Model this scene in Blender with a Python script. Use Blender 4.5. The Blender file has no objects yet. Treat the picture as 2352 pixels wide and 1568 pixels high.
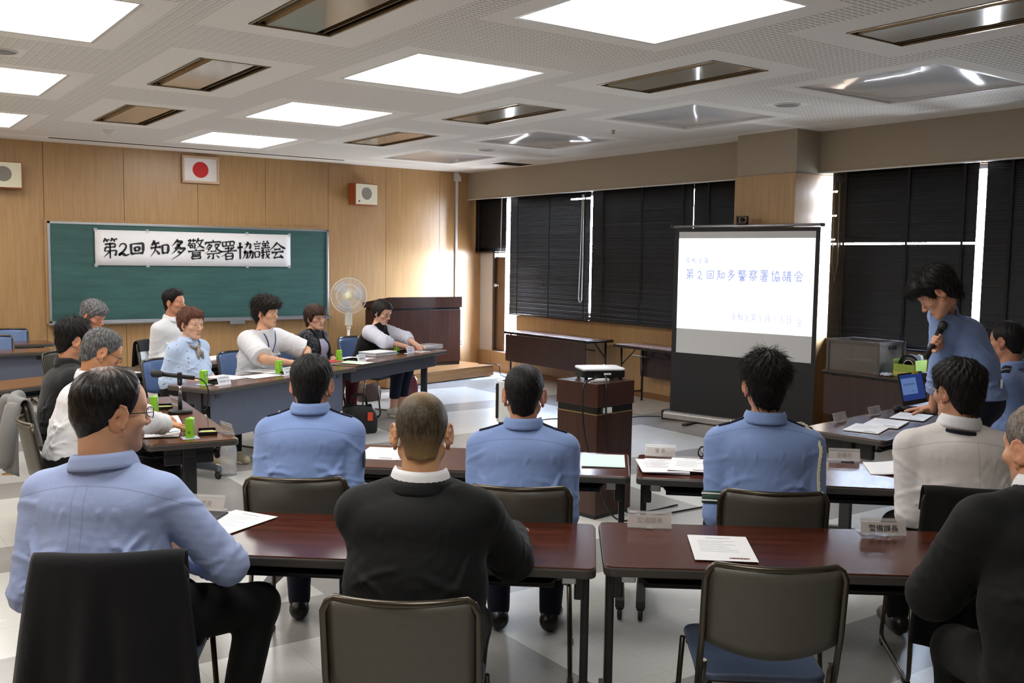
import bpy, bmesh, math, random, os
import numpy as np
from mathutils import Vector, Matrix, Euler
random.seed(7); np.random.seed(7)
SC = bpy.context.scene
COL = SC.collection
R = math.radians
# ------------------------------------------------------------------ camera
CAM_H = 1.70
cam_data = bpy.data.cameras.new('camera'); cam = bpy.data.objects.new('camera', cam_data); COL.objects.link(cam)
cam_data.sensor_width = 36.0; cam_data.lens = 2223.6/2352*36.0; cam_data.clip_start = .05; cam_data.clip_end = 200
_a, _p, _r = R(35.354), R(4.859), R(0.828)
_fw = Vector((math.sin(_a)*math.cos(_p), math.cos(_a)*math.cos(_p), -math.sin(_p)))
_rt = Vector((math.cos(_a), -math.sin(_a), 0)); _up = _rt.cross(_fw)
_rt2 = _rt*math.cos(_r)+_up*math.sin(_r); _up2 = -_rt*math.sin(_r)+_up*math.cos(_r)
cam.matrix_world = Matrix(((_rt2.x,_up2.x,-_fw.x,0),(_rt2.y,_up2.y,-_fw.y,0),(_rt2.z,_up2.z,-_fw.z,CAM_H),(0,0,0,1)))
SC.camera = cam
# ------------------------------------------------------------------ exposure, daylight
SC.view_settings.view_transform = 'Standard'
try: SC.view_settings.look = 'None'
except Exception: pass
SC.view_settings.gamma = 1.0; SC.view_settings.use_curve_mapping = False
SC.view_settings.exposure = 0.12
LAMP = 9.6            # radiance of a lit ceiling diffuser
SKY = 150.0            # radiance of the bright overcast sky outside the blinds
w = bpy.data.worlds.new('daylight'); SC.world = w; w.use_nodes = True
nt = w.node_tree; nt.nodes.clear()
_o = nt.nodes.new('ShaderNodeOutputWorld'); _b = nt.nodes.new('ShaderNodeBackground')
_tc = nt.nodes.new('ShaderNodeTexCoord'); _sx = nt.nodes.new('ShaderNodeSeparateXYZ'); _cr = nt.nodes.new('ShaderNodeValToRGB')
_cr.color_ramp.elements[0].position = .44; _cr.color_ramp.elements[0].color = (.30,.31,.33,1)
_cr.color_ramp.elements[1].position = .50; _cr.color_ramp.elements[1].color = (.82,.90,1,1)
for _q, _c in ((.66, (.70,.82,1,1)), (.85, (.20,.27,.40,1))): _cr.color_ramp.elements.new(_q).color = _c
_m = nt.nodes.new('ShaderNodeMath'); _m.operation = 'MULTIPLY_ADD'; _m.inputs[1].default_value = .5; _m.inputs[2].default_value = .5
nt.links.new(_tc.outputs['Generated'], _sx.inputs[0]); nt.links.new(_sx.outputs[2], _m.inputs[0]); nt.links.new(_m.outputs[0], _cr.inputs[0])
nt.links.new(_cr.outputs[0], _b.inputs[0]); _b.inputs[1].default_value = SKY; nt.links.new(_b.outputs[0], _o.inputs[0])
try:
    SC.cycles.max_bounces = 7; SC.cycles.diffuse_bounces = 4; SC.cycles.glossy_bounces = 4; SC.cycles.transmission_bounces = 4
    SC.cycles.transparent_max_bounces = 12; SC.cycles.caustics_reflective = False; SC.cycles.caustics_refractive = False
    SC.cycles.sample_clamp_indirect = 6.0; SC.cycles.use_denoising = True
except Exception: pass
def portal(x, y0, y1, z0, z1):
    l = bpy.data.lights.new('window_daylight', 'AREA'); l.shape = 'RECTANGLE'; l.size = z1-z0; l.size_y = y1-y0
    o = bpy.data.objects.new('window_daylight', l); COL.objects.link(o)
    o.location = (x, (y0+y1)/2, (z0+z1)/2); o.rotation_euler = (0, R(90), 0)
    l.cycles.is_portal = True
# ------------------------------------------------------------------ helpers: materials
def lin(c):
    f = lambda v: v/12.92 if v <= .04045 else ((v+.055)/1.055)**2.4
    return tuple(f(v/255.) for v in c)+(1,)
class NT:
    def __init__(s, name):
        s.m = bpy.data.materials.new(name); s.m.use_nodes = True; s.t = s.m.node_tree
        s.t.nodes.clear(); s.out = s.n('ShaderNodeOutputMaterial'); s.b = s.n('ShaderNodeBsdfPrincipled')
        s.l(s.b.outputs[0], s.out.inputs[0])
    def n(s, typ, **kw):
        x = s.t.nodes.new(typ)
        for k, v in kw.items(): setattr(x, k, v)
        return x
    def l(s, a, b): s.t.links.new(a, b)
    def coord(s, scale=(1,1,1), out='Object', rot=(0,0,0)):
        tc = s.n('ShaderNodeTexCoord'); mp = s.n('ShaderNodeMapping')
        mp.inputs['Scale'].default_value = scale; mp.inputs['Rotation'].default_value = rot
        s.l(tc.outputs[out], mp.inputs[0]); return mp.outputs[0]
    def noise(s, vec, scale=5, detail=4, rough=.5, dist=0):
        x = s.n('ShaderNodeTexNoise'); x.inputs['Scale'].default_value = scale; x.inputs['Detail'].default_value = detail
        x.inputs['Roughness'].default_value = rough; x.inputs['Distortion'].default_value = dist
        if vec is not None: s.l(vec, x.inputs['Vector'])
        return x.outputs[0]
    def math(s, op, a, b=None, c=None, clamp=False):
        x = s.n('ShaderNodeMath'); x.operation = op; x.use_clamp = clamp
        for i, v in enumerate((a, b, c)):
            if v is None: continue
            if isinstance(v, (int, float)): x.inputs[i].default_value = v
            else: s.l(v, x.inputs[i])
        return x.outputs[0]
    def ramp(s, fac, stops):
        x = s.n('ShaderNodeValToRGB'); e = x.color_ramp.elements
        while len(e) < len(stops): e.new(.5)
        for i, (p, c) in enumerate(stops): e[i].position = p; e[i].color = c if len(c) == 4 else tuple(c)+(1,)
        s.l(fac, x.inputs[0]); return x.outputs[0]
    def mix(s, fac, a, b, bt='MIX'):
        x = s.n('ShaderNodeMix'); x.data_type = 'RGBA'; x.blend_type = bt
        if isinstance(fac, (int, float)): x.inputs[0].default_value = fac
        else: s.l(fac, x.inputs[0])
        for i, v in ((6, a), (7, b)):
            if isinstance(v, tuple): x.inputs[i].default_value = v
            else: s.l(v, x.inputs[i])
        return x.outputs[2]
    def bump(s, h, strength=.3, dist=.01):
        x = s.n('ShaderNodeBump'); x.inputs['Strength'].default_value = strength; x.inputs['Distance'].default_value = dist
        s.l(h, x.inputs['Height']); s.l(x.outputs[0], s.b.inputs['Normal']); return x
    def set(s, **kw):
        for k, v in kw.items():
            k = k.replace('_', ' ')
            i = s.b.inputs[k]
            if isinstance(v, (int, float, tuple)): i.default_value = v
            else: s.l(v, i)
        return s
    def attr(s, name):
        x = s.n('ShaderNodeAttribute'); x.attribute_name = name; return x
_mats = {}
def flat(name, rgb, rough=.5, metal=0, spec=.5, var=.06, scale=40, bump=0, coat=0):
    """plain material with a slight mottling"""
    if name in _mats: return _mats[name]
    t = NT(name); c = lin(rgb); v = t.coord()
    n = t.noise(v, scale, 3)
    lo = tuple(x*(1-var) for x in c[:3])+(1,); hi = tuple(min(1, x*(1+var)) for x in c[:3])+(1,)
    t.set(Base_Color=t.ramp(n, [(.3, lo), (.7, hi)]), Roughness=rough, Metallic=metal)
    t.b.inputs['Specular IOR Level'].default_value = spec
    if coat: t.b.inputs['Coat Weight'].default_value = coat; t.b.inputs['Coat Roughness'].default_value = .1
    if bump: t.bump(t.noise(v, scale*3, 4), bump, .002)
    _mats[name] = t.m; return t.m
def wood(name, dark, light, axis=0, scale=1.0, rough=.3, contrast=1.0, bump=.05, spec=.5, coat=0):
    if name in _mats: return _mats[name]
    t = NT(name); s = [14*scale]*3; s[axis] = .9*scale
    v = t.coord(tuple(s)); n1 = t.noise(v, 2.2, 6, .6, .6); s2 = [90*scale]*3; s2[axis] = 2*scale
    v2 = t.coord(tuple(s2)); n2 = t.noise(v2, 1.5, 4, .6)
    f = t.math('ADD', t.math('MULTIPLY', n1, .65), t.math('MULTIPLY', n2, .35))
    t.set(Base_Color=t.ramp(f, [(.5-.18/contrast, lin(dark)), (.5+.18/contrast, lin(light))]), Roughness=rough)
    t.b.inputs['Specular IOR Level'].default_value = spec
    if coat: t.b.inputs['Coat Weight'].default_value = coat; t.b.inputs['Coat Roughness'].default_value = .12
    t.bump(n2, bump, .001); _mats[name] = t.m; return t.m
def emit(name, rgb, strength):
    if name in _mats: return _mats[name]
    t = NT(name); t.t.nodes.remove(t.b); e = t.n('ShaderNodeEmission'); e.inputs[0].default_value = lin(rgb); e.inputs[1].default_value = strength
    t.l(e.outputs[0], t.out.inputs[0]); _mats[name] = t.m; return t.m
def glass(name, tint=(1,1,1), rough=.02, mixf=.12):
    if name in _mats: return _mats[name]
    t = NT(name); t.t.nodes.remove(t.b)
    g = t.n('ShaderNodeBsdfGlossy'); g.inputs['Roughness'].default_value = rough
    tr = t.n('ShaderNodeBsdfTransparent'); tr.inputs[0].default_value = tuple(tint)+(1,)
    mx = t.n('ShaderNodeMixShader'); lw = t.n('ShaderNodeLayerWeight'); lw.inputs[0].default_value = mixf
    t.l(lw.outputs['Fresnel'], mx.inputs[0]); t.l(tr.outputs[0], mx.inputs[1]); t.l(g.outputs[0], mx.inputs[2]); t.l(mx.outputs[0], t.out.inputs[0])
    _mats[name] = t.m; return t.m
def clear_plastic(name, rgb, alpha=.35, rough=.15):
    if name in _mats: return _mats[name]
    t = NT(name); t.set(Base_Color=lin(rgb), Roughness=rough, Alpha=alpha); _mats[name] = t.m; return t.m
# ------------------------------------------------------------------ helpers: meshes
def rotz(a): return Matrix.Rotation(a, 3, 'Z')
class MB:
    def __init__(s): s.v = []; s.f = []; s.m = []; s.s = []
    def add(s, vs, fs, mat=0, smooth=False):
        b = len(s.v); s.v.extend([tuple(v) for v in vs]); s.f.extend([tuple(i+b for i in f) for f in fs])
        s.m.extend([mat]*len(fs)); s.s.extend([smooth]*len(fs)); return s
    def box(s, x0, x1, y0, y1, z0, z1, mat=0):
        vs = [(x, y, z) for z in (z0, z1) for y in (y0, y1) for x in (x0, x1)]
        return s.add(vs, [(0,2,3,1),(4,5,7,6),(0,1,5,4),(2,6,7,3),(0,4,6,2),(1,3,7,5)], mat)
    def cbox(s, c, size, mat=0, rot=None):
        hx, hy, hz = (q/2 for q in size); vs = []
        for z in (-hz, hz):
            for y in (-hy, hy):
                for x in (-hx, hx):
                    p = Vector((x, y, z))
                    if rot is not None: p = rot @ p
                    vs.append(tuple(p+Vector(c)))
        return s.add(vs, [(0,2,3,1),(4,5,7,6),(0,1,5,4),(2,6,7,3),(0,4,6,2),(1,3,7,5)], mat)
    def prism(s, poly, z0, z1, mat=0, M=None, smooth=False):
        """poly: ccw list of (x,y); extruded z0..z1; M maps local to place"""
        n = len(poly); vs = [Vector((x, y, z)) for z in (z0, z1) for x, y in poly]
        if M is not None: vs = [M @ v for v in vs]
        s.add(vs, [tuple(range(n-1, -1, -1)), tuple(range(n, 2*n))], mat)
        b = len(s.v)-2*n
        fs = [(b+i, b+(i+1) % n, b+n+(i+1) % n, b+n+i) for i in range(n)]
        s.f.extend(fs); s.m.extend([mat]*n); s.s.extend([smooth]*n); return s
    def tube(s, pts, r, seg=8, closed=False, mat=0, cap=True):
        pts = [Vector(p) for p in pts]; n = len(pts); rs = r if isinstance(r, (list, tuple)) else [r]*n
        vs = []; t0 = None; nrm = None
        for i in range(n):
            if closed: t = (pts[(i+1) % n]-pts[i-1]).normalized()
            else: t = (pts[min(i+1, n-1)]-pts[max(i-1, 0)]).normalized()
            if nrm is None:
                a = Vector((0,0,1)) if abs(t.z) < .9 else Vector((1,0,0)); nrm = t.cross(a).normalized()
            else:
                nrm = (nrm-t*nrm.dot(t))
                nrm = nrm.normalized() if nrm.length > 1e-6 else t.orthogonal().normalized()
            bn = t.cross(nrm)
            for k in range(seg):
                a = 2*math.pi*k/seg; vs.append(pts[i]+(nrm*math.cos(a)+bn*math.sin(a))*rs[i])
        fs = []; m = n if closed else n-1
        for i in range(m):
            j = (i+1) % n
            for k in range(seg):
                fs.append((i*seg+k, i*seg+(k+1) % seg, j*seg+(k+1) % seg, j*seg+k))
        s.add(vs, fs, mat, True)
        if not closed and cap:
            b = len(s.v)-n*seg; s.f.extend([tuple(b+k for k in range(seg-1, -1, -1)), tuple(b+(n-1)*seg+k for k in range(seg))]); s.m.extend([mat]*2); s.s.extend([False]*2)
        return s
    def lathe(s, prof, seg=24, mat=0, M=None, smooth=True):
        """prof: list of (r,z) around Z"""
        vs = []; n = len(prof)
        for r, z in prof:
            for k in range(seg):
                a = 2*math.pi*k/seg; v = Vector((r*math.cos(a), r*math.sin(a), z)); vs.append(M @ v if M is not None else v)
        fs = [(i*seg+k, i*seg+(k+1) % seg, (i+1)*seg+(k+1) % seg, (i+1)*seg+k) for i in range(n-1) for k in range(seg)]
        s.add(vs, fs, mat, smooth)
        b = len(s.v)-n*seg
        s.f.extend([tuple(b+k for k in range(seg-1, -1, -1)), tuple(b+(n-1)*seg+k for k in range(seg))]); s.m.extend([mat]*2); s.s.extend([False]*2)
        return s
    def sheet(s, grid, mat=0, smooth=True, thick=0):
        """grid[i][j] of points"""
        n, m = len(grid), len(grid[0]); vs = [p for row in grid for p in row]
        s.add(vs, [(i*m+j, i*m+j+1, (i+1)*m+j+1, (i+1)*m+j) for i in range(n-1) for j in range(m-1)], mat, smooth); return s
    def build(s, name, mats, parent=None, loc=None, rot=None, bevel=0, bseg=2, solid=0, sub=0):
        me = bpy.data.meshes.new(name); me.from_pydata(s.v, [], s.f); me.update()
        for m in (mats if isinstance(mats, (list, tuple)) else [mats]): me.materials.append(m)
        me.polygons.foreach_set('material_index', s.m); me.polygons.foreach_set('use_smooth', s.s); me.update()
        o = bpy.data.objects.new(name, me); COL.objects.link(o)
        if parent is not None: o.parent = parent
        if loc is not None: o.location = loc
        if rot is not None: o.rotation_euler = rot
        if solid: md = o.modifiers.new('solid', 'SOLIDIFY'); md.thickness = solid; md.offset = 0
        if bevel: md = o.modifiers.new('bevel', 'BEVEL'); md.width = bevel; md.segments = bseg; md.limit_method = 'ANGLE'; md.harden_normals = False
        if sub: md = o.modifiers.new('sub', 'SUBSURF'); md.levels = sub; md.render_levels = sub
        return o
def rrect(w, h, r, seg=5, cx=0, cy=0):
    pts = []
    for sx, sy, a0 in ((1,1,0),(-1,1,90),(-1,-1,180),(1,-1,270)):
        for k in range(seg+1):
            a = R(a0+90*k/seg); pts.append((cx+sx*(w/2-r)+r*math.cos(a), cy+sy*(h/2-r)+r*math.sin(a)))
    return pts
def bez(pts, rad, seg=5):
    """polyline with rounded corners"""
    pts = [Vector(p) for p in pts]; out = [pts[0]]
    for i in range(1, len(pts)-1):
        a, b, c = pts[i-1], pts[i], pts[i+1]; d1 = (a-b); d2 = (c-b); rr = min(rad, d1.length*.48, d2.length*.48)
        p0 = b+d1.normalized()*rr; p2 = b+d2.normalized()*rr
        for k in range(seg+1):
            t = k/seg; out.append(p0*(1-t)**2+b*2*t*(1-t)+p2*t*t)
    out.append(pts[-1]); return out
def smooth_path(pts, n=12):
    pts = [Vector(p) for p in pts]; out = []
    P = [pts[0]]+pts+[pts[-1]]
    for i in range(1, len(P)-2):
        for k in range(n):
            t = k/n; a, b, c, d = P[i-1], P[i], P[i+1], P[i+2]
            out.append(.5*((2*b)+(c-a)*t+(2*a-5*b+4*c-d)*t*t+(3*b-a-3*c+d)*t**3))
    out.append(pts[-1]); return out
def tag(o, label=None, cat=None, group=None, kind=None):
    if label: o['label'] = label
    if cat: o['category'] = cat
    if group: o['group'] = group
    if kind: o['kind'] = kind
    return o
def empty(name, loc=(0,0,0), rz=0, label=None, cat=None, group=None):
    o = bpy.data.objects.new(name, None); COL.objects.link(o); o.location = loc; o.rotation_euler = (0,0,rz); o.empty_display_size = .1
    return tag(o, label, cat, group)
def struct(o): o['kind'] = 'structure'; return o
def copy_tree(o, parent=None):
    c = o.copy(); COL.objects.link(c)
    if parent is not None: c.parent = parent
    for ch in list(o.children): copy_tree(ch, c)
    return c
_txt = {}
def text_mb(body, size, mat=0, M=None, bold=0, shear=0, align='CENTER'):
    """flat lettering centred on the origin of the local XY plane, as an MB"""
    key = (body, bold, shear, align)
    if key not in _txt:
        cu = bpy.data.curves.new('lettering', 'FONT'); cu.body = body; cu.size = 1; cu.offset = bold; cu.shear = shear; cu.align_x = align; cu.align_y = 'CENTER'; cu.resolution_u = 2
        o = bpy.data.objects.new('lettering', cu); COL.objects.link(o)
        dg = bpy.context.evaluated_depsgraph_get(); me = bpy.data.meshes.new_from_object(o.evaluated_get(dg))
        _txt[key] = ([v.co.copy() for v in me.vertices], [tuple(p.vertices) for p in me.polygons])
        bpy.data.objects.remove(o); bpy.data.curves.remove(cu); bpy.data.meshes.remove(me)
    vs, fs = _txt[key]
    out = [Vector((v.x*size, v.y*size, 0)) for v in vs]
    if M is not None: out = [M @ v for v in out]
    return out, fs
def frame(o, x, y, z):
    """matrix from axes (columns) and an origin"""
    return Matrix(((x[0],y[0],z[0],o[0]),(x[1],y[1],z[1],o[1]),(x[2],y[2],z[2],o[2]),(0,0,0,1)))
# ------------------------------------------------------------------ the room
FY, RX, LX, BY, CZ = 12.627, 8.304, -2.6, -4.0, 3.0
M_oak = wood('oak_veneer', (150,114,72), (176,140,96), axis=2, scale=.9, rough=.34, contrast=.9, spec=.6)
M_oakdark = flat('groove_shadow_gap', (70,48,28), .7)
M_taupe = flat('taupe_paint', (158,146,128), .75, var=.03)
M_white = flat('white_enamel', (222,222,220), .4, var=.02)
M_alu = flat('brushed_aluminium', (190,192,196), .32, .9, var=.04)
M_dark = flat('matt_black', (14,14,15), .5, var=.1)
M_black = flat('black_satin', (10,10,11), .28, var=.1)
def floor_mat():
    t = NT('vinyl_floor'); tc = t.n('ShaderNodeTexCoord'); sx = t.n('ShaderNodeSeparateXYZ'); t.l(tc.outputs['Object'], sx.inputs[0])
    x, y = sx.outputs[0], sx.outputs[1]
    fx = t.math('FRACT', t.math('DIVIDE', t.math('ADD', x, .45), 2.45)); fy = t.math('FRACT', t.math('DIVIDE', t.math('SUBTRACT', y, 3.93), 1.72))
    b = t.math('MAXIMUM', t.math('LESS_THAN', fx, .19), t.math('LESS_THAN', fy, .29))
    v = t.coord((1,1,1)); n1 = t.noise(v, 3, 5, .6); n2 = t.noise(v, 55, 3, .6)
    vs = t.coord((1,1.6,1), rot=(0,0,.6)); sc = t.noise(vs, 5, 7, .72, 1.5)
    light = t.mix(n1, lin((204,204,200)), lin((218,217,212))); darkc = t.mix(n1, lin((146,144,141)), lin((164,161,157)))
    c = t.mix(b, light, darkc)
    gx = t.math('LESS_THAN', t.math('FRACT', t.math('DIVIDE', x, .4)), .006); gy = t.math('LESS_THAN', t.math('FRACT', t.math('DIVIDE', y, .4)), .006)
    c = t.mix(t.math('MULTIPLY', t.math('MAXIMUM', gx, gy), .3), c, lin((90,88,85)))
    c = t.mix(t.math('MULTIPLY', n2, .2), c, lin((120,118,114)))
    t.set(Base_Color=c, Roughness=t.ramp(sc, [(.35, (.21,.21,.21)), (.7, (.28,.28,.28))]))
    t.b.inputs['Specular IOR Level'].default_value = .55
    t.bump(t.math('ADD', t.math('MULTIPLY', n1, .6), t.math('MULTIPLY', sc, .4)), .05, .004); return t.m
def ceiling_mat(pattern):
    t = NT('acoustic_tile_grooved' if pattern else 'acoustic_tile_plain')
    v = t.coord(); n = t.noise(v, 130, 2, .5); nb = t.noise(v, 2, 3)
    pits = t.ramp(n, [(.60, (0,0,0)), (.68, (1,1,1))])
    base = t.mix(nb, lin((234,231,226)), lin((238,236,231))); base = t.mix(t.math('MULTIPLY', pits, .38), base, lin((110,104,96)))
    if pattern:
        tc = t.n('ShaderNodeTexCoord'); sx = t.n('ShaderNodeSeparateXYZ'); t.l(tc.outputs['Object'], sx.inputs[0])
        fx = t.math('FRACT', t.math('DIVIDE', sx.outputs[0], .0565)); fy = t.math('FRACT', t.math('DIVIDE', sx.outputs[1], .0385))
        dash = t.math('MULTIPLY', t.math('LESS_THAN', fy, .26), t.math('LESS_THAN', t.math('ABSOLUTE', t.math('SUBTRACT', fx, .5)), .38))  # dark dashes paint the shade inside the tile slots
        rib = t.math('LESS_THAN', fx, .15)
        c = t.mix(t.math('MULTIPLY', dash, .62), base, lin((104,97,88))); c = t.mix(t.math('MULTIPLY', rib, .36), c, lin((150,138,118)))
        t.bump(t.math('SUBTRACT', 1, t.math('MAXIMUM', dash, t.math('MULTIPLY', rib, .5))), .35, .004)
    else: c = base
    t.set(Base_Color=c, Roughness=.9); t.b.inputs['Specular IOR Level'].default_value = .2; return t.m
struct(MB().box(LX, RX+.2, BY, FY+.2, -.12, 0).build('floor', floor_mat()))
# ceiling fixtures, measured where in view: openings (x0,x1,y0,y1)
LIT = [(.40,1.42,5.36,6.55), (.52,1.53,7.8,9.02), (.64,1.66,10.32,11.5), (3.09,4.14,3.24,4.39), (3.13,4.18,5.5,6.65), (3.27,4.28,7.89,9.07), (3.40,4.41,10.36,11.57)]
UNLIT = [(5.92,7.12,3.62,4.78), (5.91,7.0,5.8,6.94), (5.98,7.08,8.03,9.22), (6.04,7.12,10.36,11.55)]
ADDED_FILL = [(.35,1.40,2.9,4.05), (.30,1.35,.4,1.55), (-1.9,-.85,5.4,6.55), (-1.9,-.85,2.9,4.05), (-1.8,-.75,7.8,9.0), (-1.8,-.75,10.3,11.5)]  # unseen lit panels, added because the room needs more light
HVAC = [(2.0,2.50,4.10,5.43), (2.08,2.57,6.55,7.84), (2.21,2.72,9.0,10.31), (4.76,5.30,2.2,3.49), (4.74,5.28,4.48,5.64), (4.79,5.31,6.72,7.95), (4.90,5.41,9.03,10.31)]
SLOT = (2.13,5.80,12.13,12.21); VENT = (7.52,8.0,10.83,11.15)
def ceiling():
    holes = LIT+UNLIT+ADDED_FILL+HVAC+[SLOT, VENT]
    plain = [(a-.14,b+.14,c-.14,d+.14) for a,b,c,d in LIT+UNLIT+ADDED_FILL]+[(a-.24,b+.24,c-.22,d+.22) for a,b,c,d in HVAC]
    plain += [(7.62,RX,BY,FY), (LX,RX,12.02,FY), (.85,1.13,7.05,7.33), (6.38,6.66,5.19,5.47), (6.40,6.68,9.64,9.92), (6.42,6.58,7.39,7.55)]
    X = sorted({LX, RX+.2}|{q for r in holes+plain for q in r[:2]}); Y = sorted({BY, FY+.2}|{q for r in holes+plain for q in r[2:]})
    idx = {}; vs = []; fs = []; ms = []
    def V(i, j):
        if (i,j) not in idx: idx[i,j] = len(vs); vs.append((X[i], Y[j], CZ))
        return idx[i,j]
    inside = lambda x, y, r: r[0] < x < r[1] and r[2] < y < r[3]
    for i in range(len(X)-1):
        for j in range(len(Y)-1):
            cx, cy = (X[i]+X[i+1])/2, (Y[j]+Y[j+1])/2
            if any(inside(cx, cy, r) for r in holes): continue
            fs.append((V(i,j), V(i,j+1), V(i+1,j+1), V(i+1,j))); ms.append(1 if any(inside(cx, cy, r) for r in plain) else 0)
    b = MB(); b.v = vs; b.f = fs; b.m = ms; b.s = [False]*len(fs)
    b.box(LX, RX+.2, BY, FY+.2, 3.16, 3.24, 1)     # slab over the plenum
    return struct(b.build('ceiling', [ceiling_mat(True), ceiling_mat(False)]))
ceiling()
M_diff_on = emit('lit_diffuser', (255,253,248), LAMP)
def diff_off():
    t = NT('unlit_acrylic_diffuser'); t.set(Base_Color=lin((232,232,234)), Roughness=.12); t.b.inputs['Specular IOR Level'].default_value = .6
    t.b.inputs['Coat Weight'].default_value = .6; t.b.inputs['Coat Roughness'].default_value = .03; return t.m
M_diff_off = diff_off()
M_lframe = flat('white_lamp_frame', (205,204,200), .4, var=.02)
def ceiling_light(r, lit, label, group):
    x0, x1, y0, y1 = r; cx, cy = (x0+x1)/2, (y0+y1)/2; W, D = x1-x0, y1-y0
    e = empty('ceiling_light', (cx, cy, CZ), 0, label, 'ceiling light', group)
    f = MB()
    for a in ((-W/2,-W/2+.025,-D/2,D/2), (W/2-.025,W/2,-D/2,D/2), (-W/2+.025,W/2-.025,-D/2,-D/2+.025), (-W/2+.025,W/2-.025,D/2-.025,D/2)): f.box(*a, 0, .055)
    f.build('frame', M_lframe, e)
    g = []; n = 12
    for i in range(n+1):
        row = []
        for j in range(n+1):
            u, v = -1+2*i/n, -1+2*j/n
            row.append(((W/2-.024)*u, (D/2-.024)*v, .012-.035*(1-u**4)*(1-v**4)))
        g.append(row)
    d = MB().sheet(g)
    d.f = [tuple(reversed(q)) if False else q for q in d.f]
    d.build('diffuser', M_diff_on if lit else M_diff_off, e)
    MB().box(-W/2+.01, W/2-.01, -D/2+.01, D/2-.01, .06, .075).build('housing', M_lframe, e)
    return e
_pl = ['lit square ceiling panel at the left edge, nearest of the left row', 'lit ceiling panel at the left edge, middle of the left row', 'small slice of lit ceiling panel at left edge near the chalkboard wall',
       'largest lit square ceiling panel, cut by the top edge of the picture', 'lit square ceiling panel in the centre, second from the camera', 'lit ceiling panel in the centre row, third from the camera', 'lit ceiling panel above the flag, nearest the chalkboard wall']
for r, l in zip(LIT, _pl): ceiling_light(r, True, l, 'lit ceiling panels')
_ul = ['unlit glossy ceiling panel at upper right, nearest the camera', 'unlit pale blue ceiling panel above the window pillar', 'unlit domed ceiling panel with bright streak reflections', 'unlit ceiling panel mirroring the wood wall near the room corner']
for r, l in zip(UNLIT, _ul): ceiling_light(r, False, l, 'unlit ceiling panels by the windows')
for r in ADDED_FILL: ceiling_light(r, True, 'lit square ceiling panel over the rear of the room, outside the picture', 'lit ceiling panels behind the camera')
M_plate = NT('bronze_mirror_plate'); M_plate.set(Base_Color=lin((196,188,172)), Roughness=.1, Metallic=.25); M_plate = M_plate.m
M_vane = flat('bronze_vane', (150,132,104), .3, .6)
def hvac(r, label):
    x0, x1, y0, y1 = r; cx, cy = (x0+x1)/2, (y0+y1)/2; W, D = x1-x0, y1-y0
    e = empty('air_vent', (cx, cy, CZ), 0, label, 'ceiling vent', 'recessed ceiling air vents')
    b = MB().box(-W/2, W/2, -D/2, D/2, .12, .13)
    for s in (-1, 1): b.box(s*W/2-.004, s*W/2+.004, -D/2, D/2, 0, .12); b.box(-W/2, W/2, s*D/2-.004, s*D/2+.004, 0, .12)
    b.build('housing', M_dark, e)
    MB().box(-W/2+.10, W/2-.10, -D/2+.012, D/2-.012, .004, .012).build('cover_plate', M_plate, e)
    for s in (-1, 1):
        for k, (o, tl) in enumerate(((.085, .5), (.045, .3))):
            MB().cbox((s*(W/2-o), 0, .035), (.004, D-.02, .06), rot=Matrix.Rotation(s*tl, 3, 'Y')).build('vane', M_vane, e)
    f = MB()
    for a in ((-W/2,-W/2+.014,-D/2,D/2), (W/2-.014,W/2,-D/2,D/2), (-W/2,W/2,-D/2,-D/2+.008), (-W/2,W/2,D/2-.008,D/2)): f.box(*a, -.004, .01)
    f.build('frame', M_vane, e)
for r, l in zip(HVAC, ['large recessed ceiling vent at top left, cut by the picture edge', 'recessed ceiling vent with pale mirror plate at left, second from the camera', 'recessed ceiling vent with brown plate at left, nearest the chalkboard',
        'recessed ceiling vent at top right corner of the picture', 'recessed ceiling vent with grey plate between the big lit panel and the right unlit panels', 'recessed ceiling vent with bright streaks on its plate, right of the centre panels', 'small recessed ceiling vent right of the panel above the flag']): hvac(r, l)
b = MB(); x0, x1, y0, y1 = SLOT; b.box(x0, x1, y0, y1, 3.08, 3.09); b.box(x0, x1, y0-.004, y0, 3, 3.08); b.box(x0, x1, y1, y1+.004, 3, 3.08); struct(b.build('trim_6', M_dark))
x0, x1, y0, y1 = VENT; e = empty('corner_vent', (x0, y0, CZ), 0, 'dark louvred ceiling grille in the corner by the windows', 'ceiling vent')
MB().box(0, x1-x0, 0, y1-y0, .06, .07).build('housing', M_dark, e)
for k in range(9): MB().cbox((.24, .02+k*.035, .02), (.47, .003, .03), rot=Matrix.Rotation(.6, 3, 'X')).build('louvre', flat('grille_brown', (60,52,44), .5), e)
for (x, y, l) in ((.98,7.17,'round ceiling speaker grille at the left edge'), (6.52,5.32,'round ceiling speaker grille between unlit panels at right'), (6.53,9.77,'small round ceiling speaker grille near the room corner')):
    e = empty('ceiling_speaker', (x, y, CZ), 0, l, 'ceiling speaker', 'round ceiling speakers')
    MB().lathe([(.108,0),(.108,-.006),(.095,-.010),(.095,0)], 32).build('rim', M_lframe, e); MB().lathe([(.094,-.001),(.094,-.007),(.01,-.009)], 32).build('grille', flat('speaker_cloth_ceiling', (140,137,132), .8), e)
e = empty('smoke_detector', (2.53,11.02,CZ), 0, 'cream conical smoke detector on the ceiling at left', 'smoke detector'); MB().lathe([(.06,0),(.055,-.02),(.03,-.045),(.012,-.05)], 20).build('body', M_lframe, e); MB().lathe([(.07,-.001),(.07,-.006),(.05,-.008)], 20).build('base_plate', M_white, e)
e = empty('sprinkler', (6.5,7.46,CZ), 0, 'tiny sprinkler head in the ceiling near the windows', 'sprinkler'); MB().lathe([(.03,0),(.03,-.004),(.008,-.006),(.008,-.03),(.022,-.032),(.022,-.035)], 14).build('head', M_vane, e)
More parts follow.
